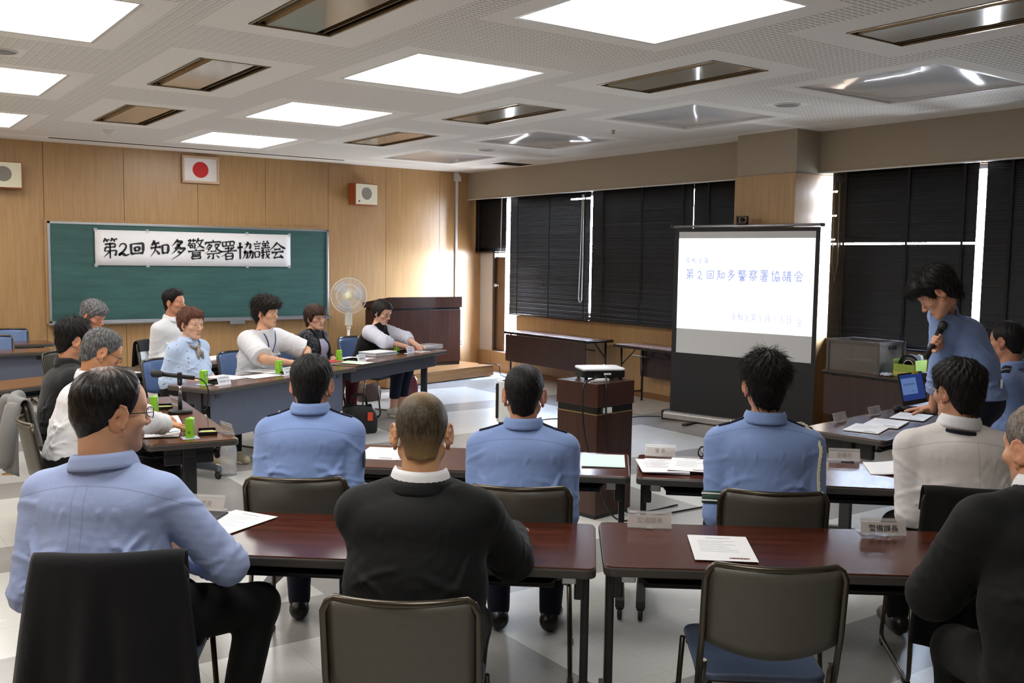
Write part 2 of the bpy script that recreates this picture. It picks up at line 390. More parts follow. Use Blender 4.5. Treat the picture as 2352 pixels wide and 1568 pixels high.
# front wall in panels with shadow gaps
b = MB(); joints = [LX]+[2.142-.908*k for k in range(5,0,-1)]+[2.142+.9075*k for k in range(7)]+[RX+.2]
b.box(LX, RX+.2, FY+.02, FY+.2, 0, CZ+.2, 1)
for a, c in zip(joints[:-1], joints[1:]): b.box(a+.0025, c-.0025, FY, FY+.02, .08, CZ+.02, 0)
struct(b.build('wall_front', [M_oak, M_oakdark]))
struct(MB().box(LX, RX, FY-.012, FY, 0, .08).build('baseboard_front', flat('skirting_brown', (120,84,48), .4)))
struct(MB().box(LX-.2, LX, BY, FY+.2, 0, CZ+.2).build('wall_left', M_oak)); struct(MB().box(LX-.2, RX+.3, BY-.2, BY, 0, CZ+.2).build('wall_back', flat('back_wall_paint', (170,150,120), .6)))
# window wall
SILL, HEAD = .95, 2.60; T = RX+.22
b = MB(); yj = [BY]+[2.6+.9*k for k in range(10)]+[11.60]
for a, c in zip(yj[:-1], yj[1:]): b.box(RX, T, a+.001, c-.001, .07, SILL, 0)
b.box(RX, T, 11.60, FY, 0, .29, 0); b.box(RX, T, BY, 11.60, 0, .07, 0)
b.box(RX, T, BY, 2.6, SILL, CZ, 0); b.box(RX+.16, T, 6.17, 6.93, SILL, CZ, 0); b.box(RX+.05, T, BY, FY+.2, HEAD, CZ+.2, 0)
struct(b.build('wall_right', M_oak))
struct(MB().box(RX-.012, RX, BY, 11.6, 0, .07).build('baseboard_right', flat('skirting_brown', (120,84,48), .4)))
struct(MB().box(8.098, 8.15, BY, FY, 2.60, CZ).build('trim_1', M_taupe))
struct(MB().box(8.085, 8.13, BY, FY, 2.588, 2.60).build('trim_2', M_white))
struct(MB().box(7.735, RX+.16, 6.175, 6.925, 2.575, CZ).build('trim_3', M_taupe))
struct(MB().box(7.722, RX+.16, 6.165, 6.935, 0, 2.575).build('trim_4', M_oak))
M_glass = glass('window_glass', (.96,.98,1))
WIN = [(9.82,11.60), (8.0,9.82), (6.935,8.0), (4.55,6.165), (2.6,4.55)]
for k, (a, c) in enumerate(WIN):
    b = MB()
    for q in ((a,a+.035,SILL,HEAD), (c-.035,c,SILL,HEAD), (a+.035,c-.035,SILL,SILL+.04), (a+.035,c-.035,HEAD-.04,HEAD)): b.box(RX+.12, RX+.17, *q)
    f = struct(b.build('window_%d' % (k+1), M_alu)); MB().box(RX+.14, RX+.146, a+.035, c-.035, SILL+.04, HEAD-.04).build('pane', M_glass, f)
    s = struct(MB().box(RX-.02, RX+.12, a, c, SILL-.02, SILL+.001).build('sill', M_oak, f))
    portal(RX+.23, a, c, SILL, HEAD)
portal(RX+.23, 11.6, FY, .29, HEAD)
# door bay: white jamb, brown door, daylight gap beside and above it
M_door = NT('brown_door_enamel'); M_door.set(Base_Color=lin((104,76,54)), Roughness=.28); M_door = M_door.m
e = empty('door_1', (RX+.05, 0, 0)); e['kind'] = 'structure'
leaf = MB().box(-.0175, .0175, -.23, 0, .31, 1.73).build('door_leaf', M_door, e, loc=(.045, 12.25, 0), bevel=.004)
b = MB(); b.box(-.01, .065, 12.25, 12.29, .29, HEAD); b.box(.09, .13, 11.60, 11.625, .29, HEAD); b.box(-.01, .13, 11.625, 12.25, .29, .31); b.build('door_frame', flat('dark_bronze', (66,52,42), .35, .3), e)
MB().box(-.02, .10, 12.29, FY, .29, HEAD).build('side_panel', M_white, e)
MB().box(-.03, .06, 11.60, FY, .275, .30).build('threshold', M_white, e)
MB().box(.11, .115, 11.625, 12.25, 1.74, HEAD).build('transom', M_glass, e)
MB().lathe([(.028,0),(.028,.01),(.012,.012),(.012,.035),(.026,.04),(.03,.055),(.022,.07),(.004,.074)], 20, M=Matrix.Translation((-.0175, -.05, 1.30)) @ Matrix.Rotation(R(-90), 4, 'Y')).build('door_knob', M_alu, leaf)
# blinds
M_slat = flat('blackout_slat', (10,9,10), .42, var=.12, spec=.22); M_tape = flat('ladder_tape', (9,9,10), .8); M_cordw = flat('white_cord', (215,210,200), .6)
BX = 8.215
def blind(y0, y1, z1, z0, label, tapes, tilt=77, gaps=(), bundle=0, cut=()):
    e = empty('window_blind', (BX, (y0+y1)/2, z0), 0, label, 'window blind', 'black window blinds')
    L = y1-y0; h = L/2; zt = z1-z0
    MB().box(-.025, .025, -h, h, zt-.03, zt).build('head_rail', M_black, e)
    b = MB(); p = .0215; n = int((zt-.05-bundle)/p); w = .0265
    def slat(z, ya, yb, tl, wid=w):
        c, s = math.cos(R(tl)), math.sin(R(tl)); pr = []
        for u, k in ((-.5,0), (0,.0022), (.5,0)): pr.append((u*wid*c-k*s, z+u*wid*s+k*c))
        b.add([(x, y, zz) for x, zz in pr for y in (ya, yb)], [(0,1,3,2), (2,3,5,4)], 0, True)
    for i in range(n):
        z = .03+bundle+i*p
        if any(abs(z+z0-g) < p*.5 for g in gaps): continue
        ya, yb = -h, h
        for (zc, side, am) in cut:
            if abs(z+z0-zc) < p*.5:
                if side > 0: yb = h-am
                else: ya = -h+am
        lower = max(0, 1-(z/(.32*zt)))
        slat(z+random.uniform(-.0008,.0008), ya, yb, tilt-14*lower*(.5+.5*math.sin(i*2.1))+random.uniform(-2.5,2.5))
    for i in range(int(bundle/.0035)): slat(.025+i*.0035, -h, h, 8)
    b.build('slats', M_slat, e)
    MB().box(-.016, .016, -h, h, 0, .02).build('bottom_rail', M_black, e, bevel=.004)
    for t in tapes:
        MB().box(-.019, -.0165, t-.012-(y0+y1)/2, t+.012-(y0+y1)/2, .005, zt-.02).build('ladder_tape', M_tape, e)
    return e
def loop_cord(e, y, zlen, ztop):
    b = MB(); y -= e.location.y; pts = [(-.05, y-.03, ztop-e.location.z), (-.05, y-.035, ztop-e.location.z-zlen*.6), (-.055, y-.035, ztop-e.location.z-zlen+.06)]+[(-.055, y-.005-.03*math.cos(a), ztop-e.location.z-zlen+.05-.05*math.sin(a)) for a in [k*math.pi/8 for k in range(1,8)]]+[(-.055, y+.03, ztop-e.location.z-zlen+.06), (-.05, y+.012, ztop-e.location.z-zlen*.5), (-.05, y-.005, ztop-e.location.z)]
    b.tube(pts, .006, 6); b.build('pull_cord', M_cordw, e)
e = blind(11.755, 12.585, 2.66, 1.785, 'short raised black blind over the brown door', (11.85, 12.48), bundle=.06)
MB().tube([(-.04, -.34, .84), (-.045, -.335, .35), (-.04, -.33, .03)], .007, 6).build('pull_cord', M_cordw, e)
e = blind(9.835, 11.665, 2.66, .89, 'black blind left of the bright vertical gap, lit brown between its slats', (11.45, 10.70, 9.93), tilt=70, cut=((2.505, -1, .42), (2.48, -1, .0)))
loop_cord(e, 9.96, 1.42, 2.56)
blind(7.99, 9.80, 2.66, .90, 'black blind between the bright gap and the projection screen', (9.58, 8.85, 8.15))
blind(6.95, 7.985, 2.66, .90, 'black blind mostly hidden behind the projection screen', (7.75, 7.15))
e = blind(4.60, 6.10, 2.66, .90, 'black blind right of the pillar with one bright horizontal slit', (5.94, 5.26, 4.72), gaps=(1.905,), cut=((2.42,1,.06), (2.18,1,.06), (1.95,1,.05)))
MB().tube([(-.04, .70, 1.6), (-.045, .69, .8), (-.04, .66, .62), (-.04, .63, .8), (-.04, .64, 1.6)], .005, 6).build('pull_cord', flat('tan_cord', (120,100,80), .6), e)
blind(2.62, 4.53, 2.66, .90, 'black blind at the right edge, beyond the bright vertical gap', (4.3, 3.6, 2.8))
# ------------------------------------------------------------------ tables and chairs
M_rose = wood('rosewood_top', (44,18,13), (94,44,30), axis=0, scale=1.1, rough=.2, contrast=1.1, bump=.02, spec=.5)
M_walnut = wood('walnut_top', (70,40,26), (112,70,46), axis=0, scale=1.1, rough=.2, contrast=1.1, bump=.02)
M_edge = flat('charcoal_edging', (66,62,58), .38, var=.05)
M_leg = flat('dark_grey_steel', (44,44,46), .36, .2, var=.06)
M_legblue = flat('slate_steel', (62,66,76), .38, .15, var=.05)
M_panel = flat('slate_panel', (82,88,106), .5, var=.04)
M_chrome = flat('chrome', (200,200,204), .16, 1.0, var=.02)
M_castor = flat('caster_rubber', (24,24,26), .5)
def desk(cx, cy, deg, L, D, label, group, top=None, leg=None, panel=0, inset=.035, shelf=True):
    """caster table with centre posts; origin on the floor under its middle, long side along local X"""
    top = top or M_rose; leg = leg or M_leg
    e = empty('meeting_table', (cx, cy, 0), R(deg), label, 'table', group)
    MB().prism(rrect(L-.008, D-.008, .028), .674, .70).build('tabletop', top, e, bevel=.003)
    MB().prism(rrect(L, D, .032), .664, .696).build('edging', M_edge, e, bevel=.006)
    b = MB(); b.box(-L/2+.10, L/2-.10, -.03, .03, .60, .655); b.build('beam', leg, e, bevel=.003)
    if shelf:
        b = MB(); b.box(-L/2+.14, L/2-.14, -D/2+.09, D/2-.06, .602, .608)
        for y in (-D/2+.09, -D/2+.16, -D/2+.23): b.tube([(-L/2+.14, y, .615), (L/2-.14, y, .615)], .006, 6)
        b.tube(bez([(-L/2+.13, -D/2+.09, .64), (-L/2+.15, -D/2+.09, .616), (L/2-.15, -D/2+.09, .616), (L/2-.13, -D/2+.09, .64)], .03), .006, 6)
        b.build('shelf', M_dark, e)
    for s in (-1, 1):
        x = s*(L/2-inset)
        MB().prism(rrect(.03, .075, .008, 3), .09, .66, M=Matrix.Translation((x, 0, 0))).build('post', leg, e)
        MB().cbox((x-s*.02, 0, .60), (.035, D*.55, .10)).build('bracket', leg, e, bevel=.006)
        MB().cbox((x-s*.055, -D*.27, .635), (.05, .035, .05)).build('fold_lever', M_alu if shelf else leg, e, bevel=.004)
        f = MB().prism([(-D/2+.03,0),(D/2-.03,0),(D/2-.04,.03),(.05,.055),(-.05,.055),(-D/2+.04,.03)], -.022, .022, M=Matrix(((0,0,1,x),(1,0,0,0),(0,1,0,.065),(0,0,0,1)))).build('foot', leg, e)
        for t in (-1, 1):
            b = MB()
            b.lathe([(.0,-.011),(.026,-.011),(.030,-.006),(.030,.006),(.026,.011),(0,.011)], 18, M=Matrix.Translation((x, t*(D/2-.05), .0305)) @ Matrix.Rotation(R(90), 4, 'Y'))
            b.cbox((x, t*(D/2-.05), .062), (.036, .03, .018)); b.build('caster', M_castor, e)
    if panel:
        MB().box(-L/2+.09, L/2-.09, -D/2+.10, -D/2+.115, .655-panel, .655).build('modesty_panel', M_panel if panel > .25 else M_legblue, e, bevel=.004)
    return e
G1, G2 = 'dark wood tables facing the screen', 'committee tables'
desk(2.927,2.007,-38.4,1.8,.55,'rosewood table at front right holding one agenda sheet and two acrylic name stands',G1)
desk(1.496,3.129,-40,1.8,.55,'rosewood table between the big man in blue and the man in the dark suit',G1)
desk(2.5255,4.09,-41.3,1.8,.55,'rosewood table in front of the two officers at left centre',G1)
desk(3.88,2.85,-43.5,1.8,.55,'rosewood table with a paper pile and a watch, before the officer with the shoulder cord',G1)
desk(5.73,3.605,8,1.8,.55,'dark table with the open laptop beside the standing officer',G1,inset=.12)
desk(3.007,7.739,27.5,1.8,.48,'table with slate blue front panel where the woman in pale blue sits',G2,M_walnut,M_legblue,panel=.36,inset=.10,shelf=False)
desk(4.619,8.742,31,1.85,.48,'table with narrow slate apron where the two women with glasses sit',G2,M_walnut,M_legblue,panel=.13,inset=.10,shelf=False)
desk(1.675,6.05,84,1.8,.48,'table with desk microphone at left, its short end towards the camera',G2,M_walnut,M_leg,inset=.14)
desk(1.49,8.34,28,1.8,.48,'second row table behind the grey haired men at left','second row tables',M_walnut,M_leg,inset=.1)
desk(3.13,9.21,28,1.8,.48,'second row table behind the woman in pale blue','second row tables',M_walnut,M_leg,inset=.1)
desk(1.0,10.90,0,1.8,.46,'spare table with grey panel at the far left, nearer one','spare tables at far left',M_walnut,M_leg,panel=.36,inset=.1,shelf=False)
desk(1.15,11.85,0,1.8,.46,'spare table at the far left, by the wall','spare tables at far left',M_walnut,M_leg,panel=.36,inset=.1,shelf=False)
# chairs
M_shell = flat('taupe_plastic_shell', (84,82,75), .42, var=.05, bump=.03)
M_tube = flat('bronze_grey_tube', (84,78,68), .26, .75, var=.04)
M_seat = flat('slate_blue_vinyl', (76,90,116), .42, var=.05)
M_shellblue = flat('blue_vinyl_back', (92,116,160), .4, var=.05)
def chair(x, y, deg, label, group, blue=False):
    """sled chair; faces local +Y, origin on the floor under the seat"""
    e = empty('stacking_chair', (x, y, 0), R(deg-90), label, 'chair', group)
    yc = lambda u: -.335-.045*(1-u*u)          # back curve, middle lies further back
    W = .203
    tube = M_tube; shell = M_shellblue if blue else M_shell
    # back frame: posts and curved top rail in one bend
    pts = [(-W,-.235,.40), (-W,-.30,.60)]+[(-W,-.332,.783)]
    top = [(-W+.012,-.338,.81)]+[(u*(W-.03), yc(u), .821-.0*u) for u in [-1+2*k/12 for k in range(13)]]+[(W-.012,-.338,.81)]
    pts = pts+top+[(W,-.332,.783), (W,-.30,.60), (W,-.235,.40)]
    MB().tube(pts, .0105, 8).build('back_frame', tube, e)
    g = []; n = 14
    for k in range(9):
        v = k/8; row = []
        for i in range(n+1):
            u = -1+2*i/n; z0 = .535+.04*u*u; z = z0+(.815-z0)*v
            off = (z-.80)*.27*1.0; row.append((u*(W-.012), yc(u)-off*.0+(.815-z)*.30*.62, z))
        g.append(row)
    MB().sheet(g).build('backrest', shell, e, solid=.012)
    b = MB(); b.prism(rrect(.395, .43, .05, 5, 0, -.005), .415, .437)
    b.build('seat', M_seat, e, bevel=.010, bseg=3)
    MB().prism(rrect(.36, .39, .05, 5, 0, -.005), .404, .416).build('seat_pan', M_dark, e)
    for s in (-1, 1):
        MB().tube(bez([(s*W,-.235,.42), (s*.215,-.285,.014), (s*.215,.215,.014), (s*.20,.16,.405)], .05), .0095, 8).build('leg', tube, e)
        MB().tube(bez([(s*(W-.014),-.26,.50), (s*(W-.014),-.235,.40), (s*(W-.02),-.05,.405), (s*(W-.02),.16,.405)], .04), .009, 8).build('seat_bracket', tube, e)
        for q in (-.24, .17): MB().cbox((s*.215, q, .007), (.026, .045, .014)).build('glide', M_castor, e)
    MB().tube([(-.19,.14,.398), (.19,.14,.398)], .009, 8).build('crossbar', tube, e)
    return e
# ------------------------------------------------------------------ things on the walls
e = empty('wall_flag', ((3.754+4.225)/2, FY-.03, (2.958+2.612)/2), 0, 'framed white flag with a red disc, high on the wood wall', 'framed flag')
W, H = .475, .345; M_pf = wood('pale_frame', (176,140,110), (200,168,140), axis=0, rough=.4)
b = MB()
for q in ((-W/2,W/2,H/2-.028,H/2), (-W/2,W/2,-H/2,-H/2+.028), (-W/2,-W/2+.028,-H/2+.028,H/2-.028), (W/2-.028,W/2,-H/2+.028,H/2-.028)): b.box(q[0], q[1], -.02, .012, q[2], q[3])
b.build('frame', M_pf, e, bevel=.003)
MB().box(-W/2+.02, W/2-.02, 0, .01, -H/2+.02, H/2-.02).build('flag_cloth', flat('flag_white', (226,222,220), .7, var=.01), e)
MB().prism([(.102*math.cos(a), .102*math.sin(a)) for a in [2*math.pi*k/48 for k in range(48)]], 0, .002, M=frame((0,-.0001,0), (1,0,0), (0,0,1), (0,-1,0))).build('red_disc', flat('flag_red', (190,28,34), .7, var=.03), e)
MB().box(-W/2+.004, W/2+.004, .014, .026, -H/2-.002, H/2-.006).build('backing', M_dark, e)
def wall_speaker(x, z, label, yaw):
    e = empty('wall_speaker', (x, FY-.12, z), yaw, label, 'speaker', 'wall speakers')
    MB().box(-.195, .195, -.07, .09, -.15, .15).build('cabinet', wood('teak_cabinet', (120,52,18), (168,84,34), axis=2, rough=.4), e, bevel=.003)
    MB().box(-.185, .185, -.078, -.069, -.14, .14).build('front_panel', flat('cream_speaker_front', (206,200,176), .6, var=.02), e)
    MB().prism([(.085*math.cos(a), .085*math.sin(a)) for a in [2*math.pi*k/36 for k in range(36)]], .078, .083, M=frame((0,0,.01), (1,0,0), (0,0,1), (0,-1,0))).build('grille', flat('speaker_grille_grey', (118,112,104), .8, var=.2, scale=200), e)
    MB().prism([(.012*math.cos(a), .012*math.sin(a)) for a in [2*math.pi*k/14 for k in range(14)]], .078, .084, M=frame((-.13,0,-.10), (1,0,0), (0,0,1), (0,-1,0))).build('dial', M_dark, e)
    MB().cbox((0, .11, 0), (.08, .05, .06)).build('bracket', M_dark, e)
wall_speaker(1.70, 2.575, 'cream faced wall speaker at the left edge of the picture', R(-4)); wall_speaker(6.26, 2.58, 'wall speaker in a reddish brown case, right of the flag', R(10))
# chalkboard
X0, X1, Z0, Z1 = 2.166, 5.766, .85, 2.072
e = empty('chalkboard', ((X0+X1)/2, FY-.02, (Z0+Z1)/2), 0, 'long green chalkboard with aluminium frame on the wood wall', 'chalkboard')
W, H = X1-X0, Z1-Z0
t = NT('green_chalkboard'); v = t.coord((1,1,9)); n = t.noise(v, 1.6, 5, .6); n2 = t.noise(t.coord(), .9, 3)
t.set(Base_Color=t.mix(t.math('MULTIPLY', n2, .5), t.ramp(n, [(.3, lin((34,70,68))), (.75, lin((56,98,94)))]), lin((40,80,76))), Roughness=.5); M_green = t.m
MB().box(-W/2+.02, W/2-.02, -.002, .018, -H/2+.02, H/2-.02).build('writing_surface', M_green, e)
b = MB()
for q in ((-W/2,W/2,H/2-.028,H/2), (-W/2,W/2,-H/2,-H/2+.03), (-W/2,-W/2+.03,-H/2,H/2), (W/2-.03,W/2,-H/2,H/2)): b.box(q[0], q[1], -.016, .02, q[2], q[3])
b.build('frame', M_alu, e, bevel=.002)
b = MB()
for q in ((-W/2-.03,W/2+.03,H/2,H/2+.025), (-W/2-.03,-W/2,-H/2,H/2), (W/2,W/2+.03,-H/2,H/2)): b.box(q[0], q[1], -.006, .02, q[2], q[3])
b.build('wood_surround', M_oak, e)
b = MB(); b.box(-W/2-.02, W/2+.02, -.095, -.004, -H/2-.012, -H/2+.004); b.box(-W/2-.02, W/2+.02, -.098, -.092, -H/2-.012, -H/2+.014); b.build('chalk_tray', M_alu, e, bevel=.002)
MB().box(.36, .56, -.10, -.02, -H/2-.055, -H/2-.014).build('drawer', M_alu, e, bevel=.004)
zt = Z0+.005
e = tag(MB().box(-.10, .10, -.025, .025, 0, .035).build('chalk_eraser', flat('eraser_blue', (36,60,150), .8), bevel=.006, loc=(2.50, FY-.075, zt)), 'blue chalk eraser on the left end of the chalkboard tray', 'eraser')
e = tag(MB().box(-.04, .04, -.022, .022, 0, .04).build('chalk_eraser', M_dark, bevel=.006, loc=(2.30, FY-.075, zt)), 'small black eraser at the far left end of the chalkboard tray', 'eraser')
# banner with brush lettering
e = empty('paper_banner', ((2.689+5.198)/2, FY-.041, 1.7765+1.70-1.70), 0, 'white paper banner with black brush lettering taped on the chalkboard', 'banner')
e.location.z = (3.685+3.253)/2 if False else (1.985+1.553)/2
# ------------------------------------------------------------------ brush lettering: strokes on a 100 x 100 cell, y down
GL = {
'第': "22,4 10,22|20,12 44,12|28,14 33,22|62,4 52,20|60,12 90,10|70,13 76,22|18,32 78,30 78,46|22,46 78,46|22,46 16,64|16,64 86,62 80,86 70,80|48,26 48,98|46,66 10,92",
'2': "20,42 30,26 50,24 62,38 52,60 20,88 28,80 44,84 60,92 84,86",
'回': "12,20 14,86|12,20 86,18 84,84|34,42 36,66|34,42 64,41 62,64|36,65 62,64|14,83 84,81",
'知': "26,6 12,34|20,22 48,20|6,46 54,42|32,22 28,60 6,92|32,58 50,84|62,34 64,80|62,34 92,32 90,78|64,76 90,75",
'多': "46,4 16,34|42,14 70,14 30,48|40,26 54,34|56,36 14,72|52,48 84,46 50,78 14,98|44,60 60,70",
'警': "6,12 50,12|18,4 20,20|36,4 36,20|16,20 6,36|12,26 46,26 42,48 36,46|16,34 18,46|16,34 32,33 32,44|18,45 32,44|64,2 52,24|58,14 92,12|82,14 72,36 48,52|60,22 74,40 98,50|46,54 54,58|6,62 96,60|26,70 76,69|26,78 76,77|26,86 28,99|26,86 76,85 74,98|28,97 74,96",
'察': "48,2 52,10|12,12 10,24|12,14 90,12 84,22|32,20 12,46|30,28 46,27 24,58 6,66|28,36 36,42|22,43 30,50|58,26 84,24 62,50|56,30 74,52 98,66|36,58 66,57|18,70 86,68|50,70 50,96 42,90|32,78 20,92|66,78 82,92",
'署': "16,6 18,28|16,6 84,5 82,26|38,7 38,26|60,7 60,26|18,27 82,26|30,40 72,39|50,30 50,54|4,55 98,53|84,34 34,70 6,80|34,66 36,98|34,66 76,65 74,97|36,81 74,80|36,96 74,95",
'協': "4,34 36,32|20,6 20,96|48,18 82,16 78,40 70,38|66,4 60,28 44,46|40,62 64,60 60,92 54,88|50,50 48,76 34,96|70,62 96,60 92,94 84,90|82,50 80,76 64,98",
'議': "18,4 24,10|2,18 42,16|8,30 36,29|8,42 36,41|8,56 10,86|8,56 36,55 34,84|10,84 34,83|58,4 64,12|86,4 78,13|50,18 94,16|54,28 90,27|46,40 98,38|70,17 70,40|62,46 48,54|44,62 98,59|56,50 57,92 50,88|46,80 66,72|74,44 80,80 98,96|96,70 70,94|84,46 92,52",
'会': "50,4 28,28 4,46|50,6 72,28 98,42|32,42 68,41|16,58 86,56|48,58 32,84|28,88 76,84|66,72 84,94",
'令': "50,4 28,30 6,44|50,6 74,30 96,42|36,42 64,41|26,58 76,56 56,80|44,66 62,94",
'和': "40,6 16,16|6,32 54,30|30,14 30,96|28,34 6,68|34,40 52,58|62,32 64,82|62,32 92,31 90,82|64,78 90,77",
'8': "64,30 50,22 36,32 46,50 64,66 60,86 44,90 34,76 48,54 64,40 64,30", '5': "66,22 38,22|38,22 36,50|36,50 52,44 66,58 60,82 34,88", '1': "50,20 50,92",
'年': "28,4 10,32|22,20 84,18|30,42 80,41|30,42 31,66|6,66 96,65|56,20 56,98",
'月': "26,8 24,60 10,94|26,8 78,7 78,94 66,88|27,34 77,33|26,60 77,59", '日': "22,10 22,94|22,10 78,9 78,94|22,50 78,49|22,92 78,91",
'金': "50,4 28,28 4,46|50,6 72,28 98,42|34,42 66,41|20,58 80,57|50,42 50,90|30,66 36,80|70,66 62,80|8,92 92,91",
}
def strokes(b, ch, cx, cy, w, h, sw, M, brush=True, rise=.07):
    """lay the strokes of one character as ribbons centred on (cx,cy) of the plane M"""
    for st in GL[ch].split('|'):
        P = [Vector((float(a.split(',')[0])/100-.5, .5-float(a.split(',')[1])/100)) for a in st.split(' ')]
        P = [Vector((p.x*w, p.y*h+rise*p.x*w)) for p in P]
        curve = ch in '28' or (len(P) > 2 and brush)
        if ch in '28': Q = [Vector((q.x, q.y)) for q in smooth_path([(p.x, p.y, 0) for p in P], 6)]
        else:
            Q = [Vector((q.x, q.y)) for q in bez([(p.x, p.y, 0) for p in P], (.10 if brush else .02)*w, 4)]
            R2 = []
            for a, c in zip(Q[:-1], Q[1:]):
                n = max(1, int((c-a).length/(w*.06)))
                R2 += [a+(c-a)*k/n for k in range(n)]
            Q = R2+[Q[-1]]
        n = len(Q); d = P[-1]-P[0]; horiz = abs(d.x) > 2.2*abs(d.y) and len(P) == 2; sweep = d.y < -.12*h and abs(d.x) > .15*w
        L = []; Rr = []
        for i, q in enumerate(Q):
            t = i/(n-1); tg = (Q[min(i+1, n-1)]-Q[max(i-1, 0)]).normalized(); nn = Vector((-tg.y, tg.x))
            if not brush: k = 1
            elif horiz: k = .62+.75*(2*t-1)**2
            elif sweep: k = (1.15-.95*t) if d.x < 0 else (.45+1.1*t if t < .85 else 3.2*(1.05-t)*1.9)
            else: k = .85+.35*(1-t)
            k = max(k, .14); L.append(q+nn*sw*k/2); Rr.append(q-nn*sw*k/2)
        vs = [M @ Vector((cx+p.x, cy+p.y, 0)) for i in range(n) for p in (L[i], Rr[i])]
        b.add(vs, [(2*i, 2*i+1, 2*i+3, 2*i+2) for i in range(n-1)])
M_ink = flat('brush_ink', (14,16,24), .55)
W, H = 2.507, .432; cx0 = -W/2
g = [[(-W/2+W*i/30, -.002-.0015*math.sin(i*1.9), -H/2+H*j/3) for j in range(4)] for i in range(31)]
MB().sheet(g).build('paper', flat('banner_paper', (232,230,232), .8, var=.02), e, solid=.001)
M_ctape = clear_plastic('clear_tape', (220,220,215), .3)
for x in (.01, .62, 1.9, 2.49):
    for z in (H/2, -H/2): MB().box(cx0+x-.02, cx0+x+.02, -.006, -.004, z-.02, z+.02).build('tape', M_ctape, e)
b = MB(); Mf = frame((0, -.0075, 0), (1,0,0), (0,0,1), (0,-1,0))
for ch, px, py, w, h in (('第',248,570,36,50),('2',277,570,34,40),('回',305,570,36,36),('知',354,569,46,44),('多',397,570,46,50),('警',436,568,42,52),('察',476,570,46,50),('署',512,571,42,48),('協',553,570,42,46),('議',594,569,42,50),('会',633,570,44,46)):
    strokes(b, ch, (px-216)*.00556-W/2, (569.5-py)*.0053, w*.00556, h*.0053, .027 if ch not in '警議察第署' else .0195, Mf)
b.build('lettering', M_ink, e)
# ------------------------------------------------------------------ projection screen
su = Vector((.25,-.968,0)).normalized(); sn = Vector((-su.y*-1, su.x*-1, 0)); sn = Vector((-.968,-.25,0)).normalized()
scr = empty('projection_screen', (7.38,7.48,0), math.atan2(su.y, su.x), 'pull-up projection screen showing the meeting title, on the floor before the pillar', 'projection screen')
# local +X runs along the screen, local -Y faces the audience
M_sb = flat('screen_black_border', (16,16,18), .6)
MB().box(.03, 1.63, -.003, .003, .09, 2.05).build('black_backing', M_sb, scr)
MB().box(.088, 1.588, -.0055, -.003, .735, 2.012).build('white_fabric', flat('screen_white', (208,208,208), .8, var=.01), scr)
MB().box(.088, 1.587, -.0075, -.0055, .995, 1.944).build('projected_picture', emit('projected_white', (252,253,255), 1.5), scr)
M_pt = emit('projected_text_blue', (170,182,232), 1.0)
b = MB(); Mf = frame((0,-.0085,0), (1,0,0), (0,0,1), (0,-1,0))
def slide(b, s, x0, x1, z, h, sw, M):
    cw = (x1-x0)/len(s)
    for i, ch in enumerate(s):
        if ch != ' ': strokes(b, ch, x0+cw*(i+.5), z, (cw*.82 if ch not in '1825' else cw*.7), h, sw, M, False, .0)
for nm_, tx_, x0_, x1_, z_, h_, w_ in (('projected_heading','令和8年',.166,.46,1.711,.072,.006), ('projected_title','第2回知多警察署協議会',.172,1.49,1.57,.118,.0105), ('projected_date','令和8年5月15日',.713,1.385,1.147,.085,.0052), ('projected_weekday','金',1.42,1.495,1.12,.085,.005)):
    b = MB(); slide(b, tx_, x0_, x1_, z_, h_, w_, Mf); b.build(nm_, M_pt, scr)
MB().tube([(0,0,2.066),(1.65,0,2.074)], .014, 10).build('top_bar', M_alu, scr)
for x in (0, 1.65): MB().cbox((x, 0, 2.07), (.03, .034, .034)).build('end_cap', M_dark, scr)
b = MB(); b.prism([(-.065,.02),(.065,.02),(.065,.075),(.045,.098),(-.045,.098),(-.065,.075)], -.02, 1.67, M=Matrix(((0,0,1,0),(1,0,0,0),(0,1,0,0),(0,0,0,1)))); b.build('floor_case', flat('silver_case', (176,172,170), .34, .6, var=.03), scr, bevel=.006)
for x in (-.025, 1.67): MB().cbox((x, 0, .055), (.022, .14, .10)).build('case_end', M_dark, scr, bevel=.006)
for x in (.35, 1.3): MB().cbox((x, -.07, .009), (.05, .36, .018)).build('foot', M_dark, scr, bevel=.004)
MB().cbox((.82, .03, 1.05), (.03, .03, 2.0)).build('rear_strut', M_dark, scr)
e = empty('webcam', (7.38+su.x*.808, 7.48+su.y*.808, 2.082), math.atan2(su.y, su.x), 'small black camera clipped on top of the projection screen', 'camera')
b = MB(); b.box(-.055, .055, -.03, .03, 0, .022); b.build('base', M_dark, e, bevel=.004)
b = MB(); b.box(-.06, -.048, -.02, .02, .022, .082); b.box(.048, .06, -.02, .02, .022, .082); b.box(-.06, .06, -.02, .02, .072, .085); b.build('yoke', M_black, e, bevel=.003)
MB().lathe([(.0,-.03),(.02,-.03),(.022,.02),(0,.02)], 16, M=Matrix.Translation((0,0,.048)) @ Matrix.Rotation(R(90),4,'X')).build('lens_barrel', M_black, e)
MB().cbox((.012, -.001, .086), (.035, .02, .003)).build('status_light', emit('green_led', (30,190,110), .5), e)
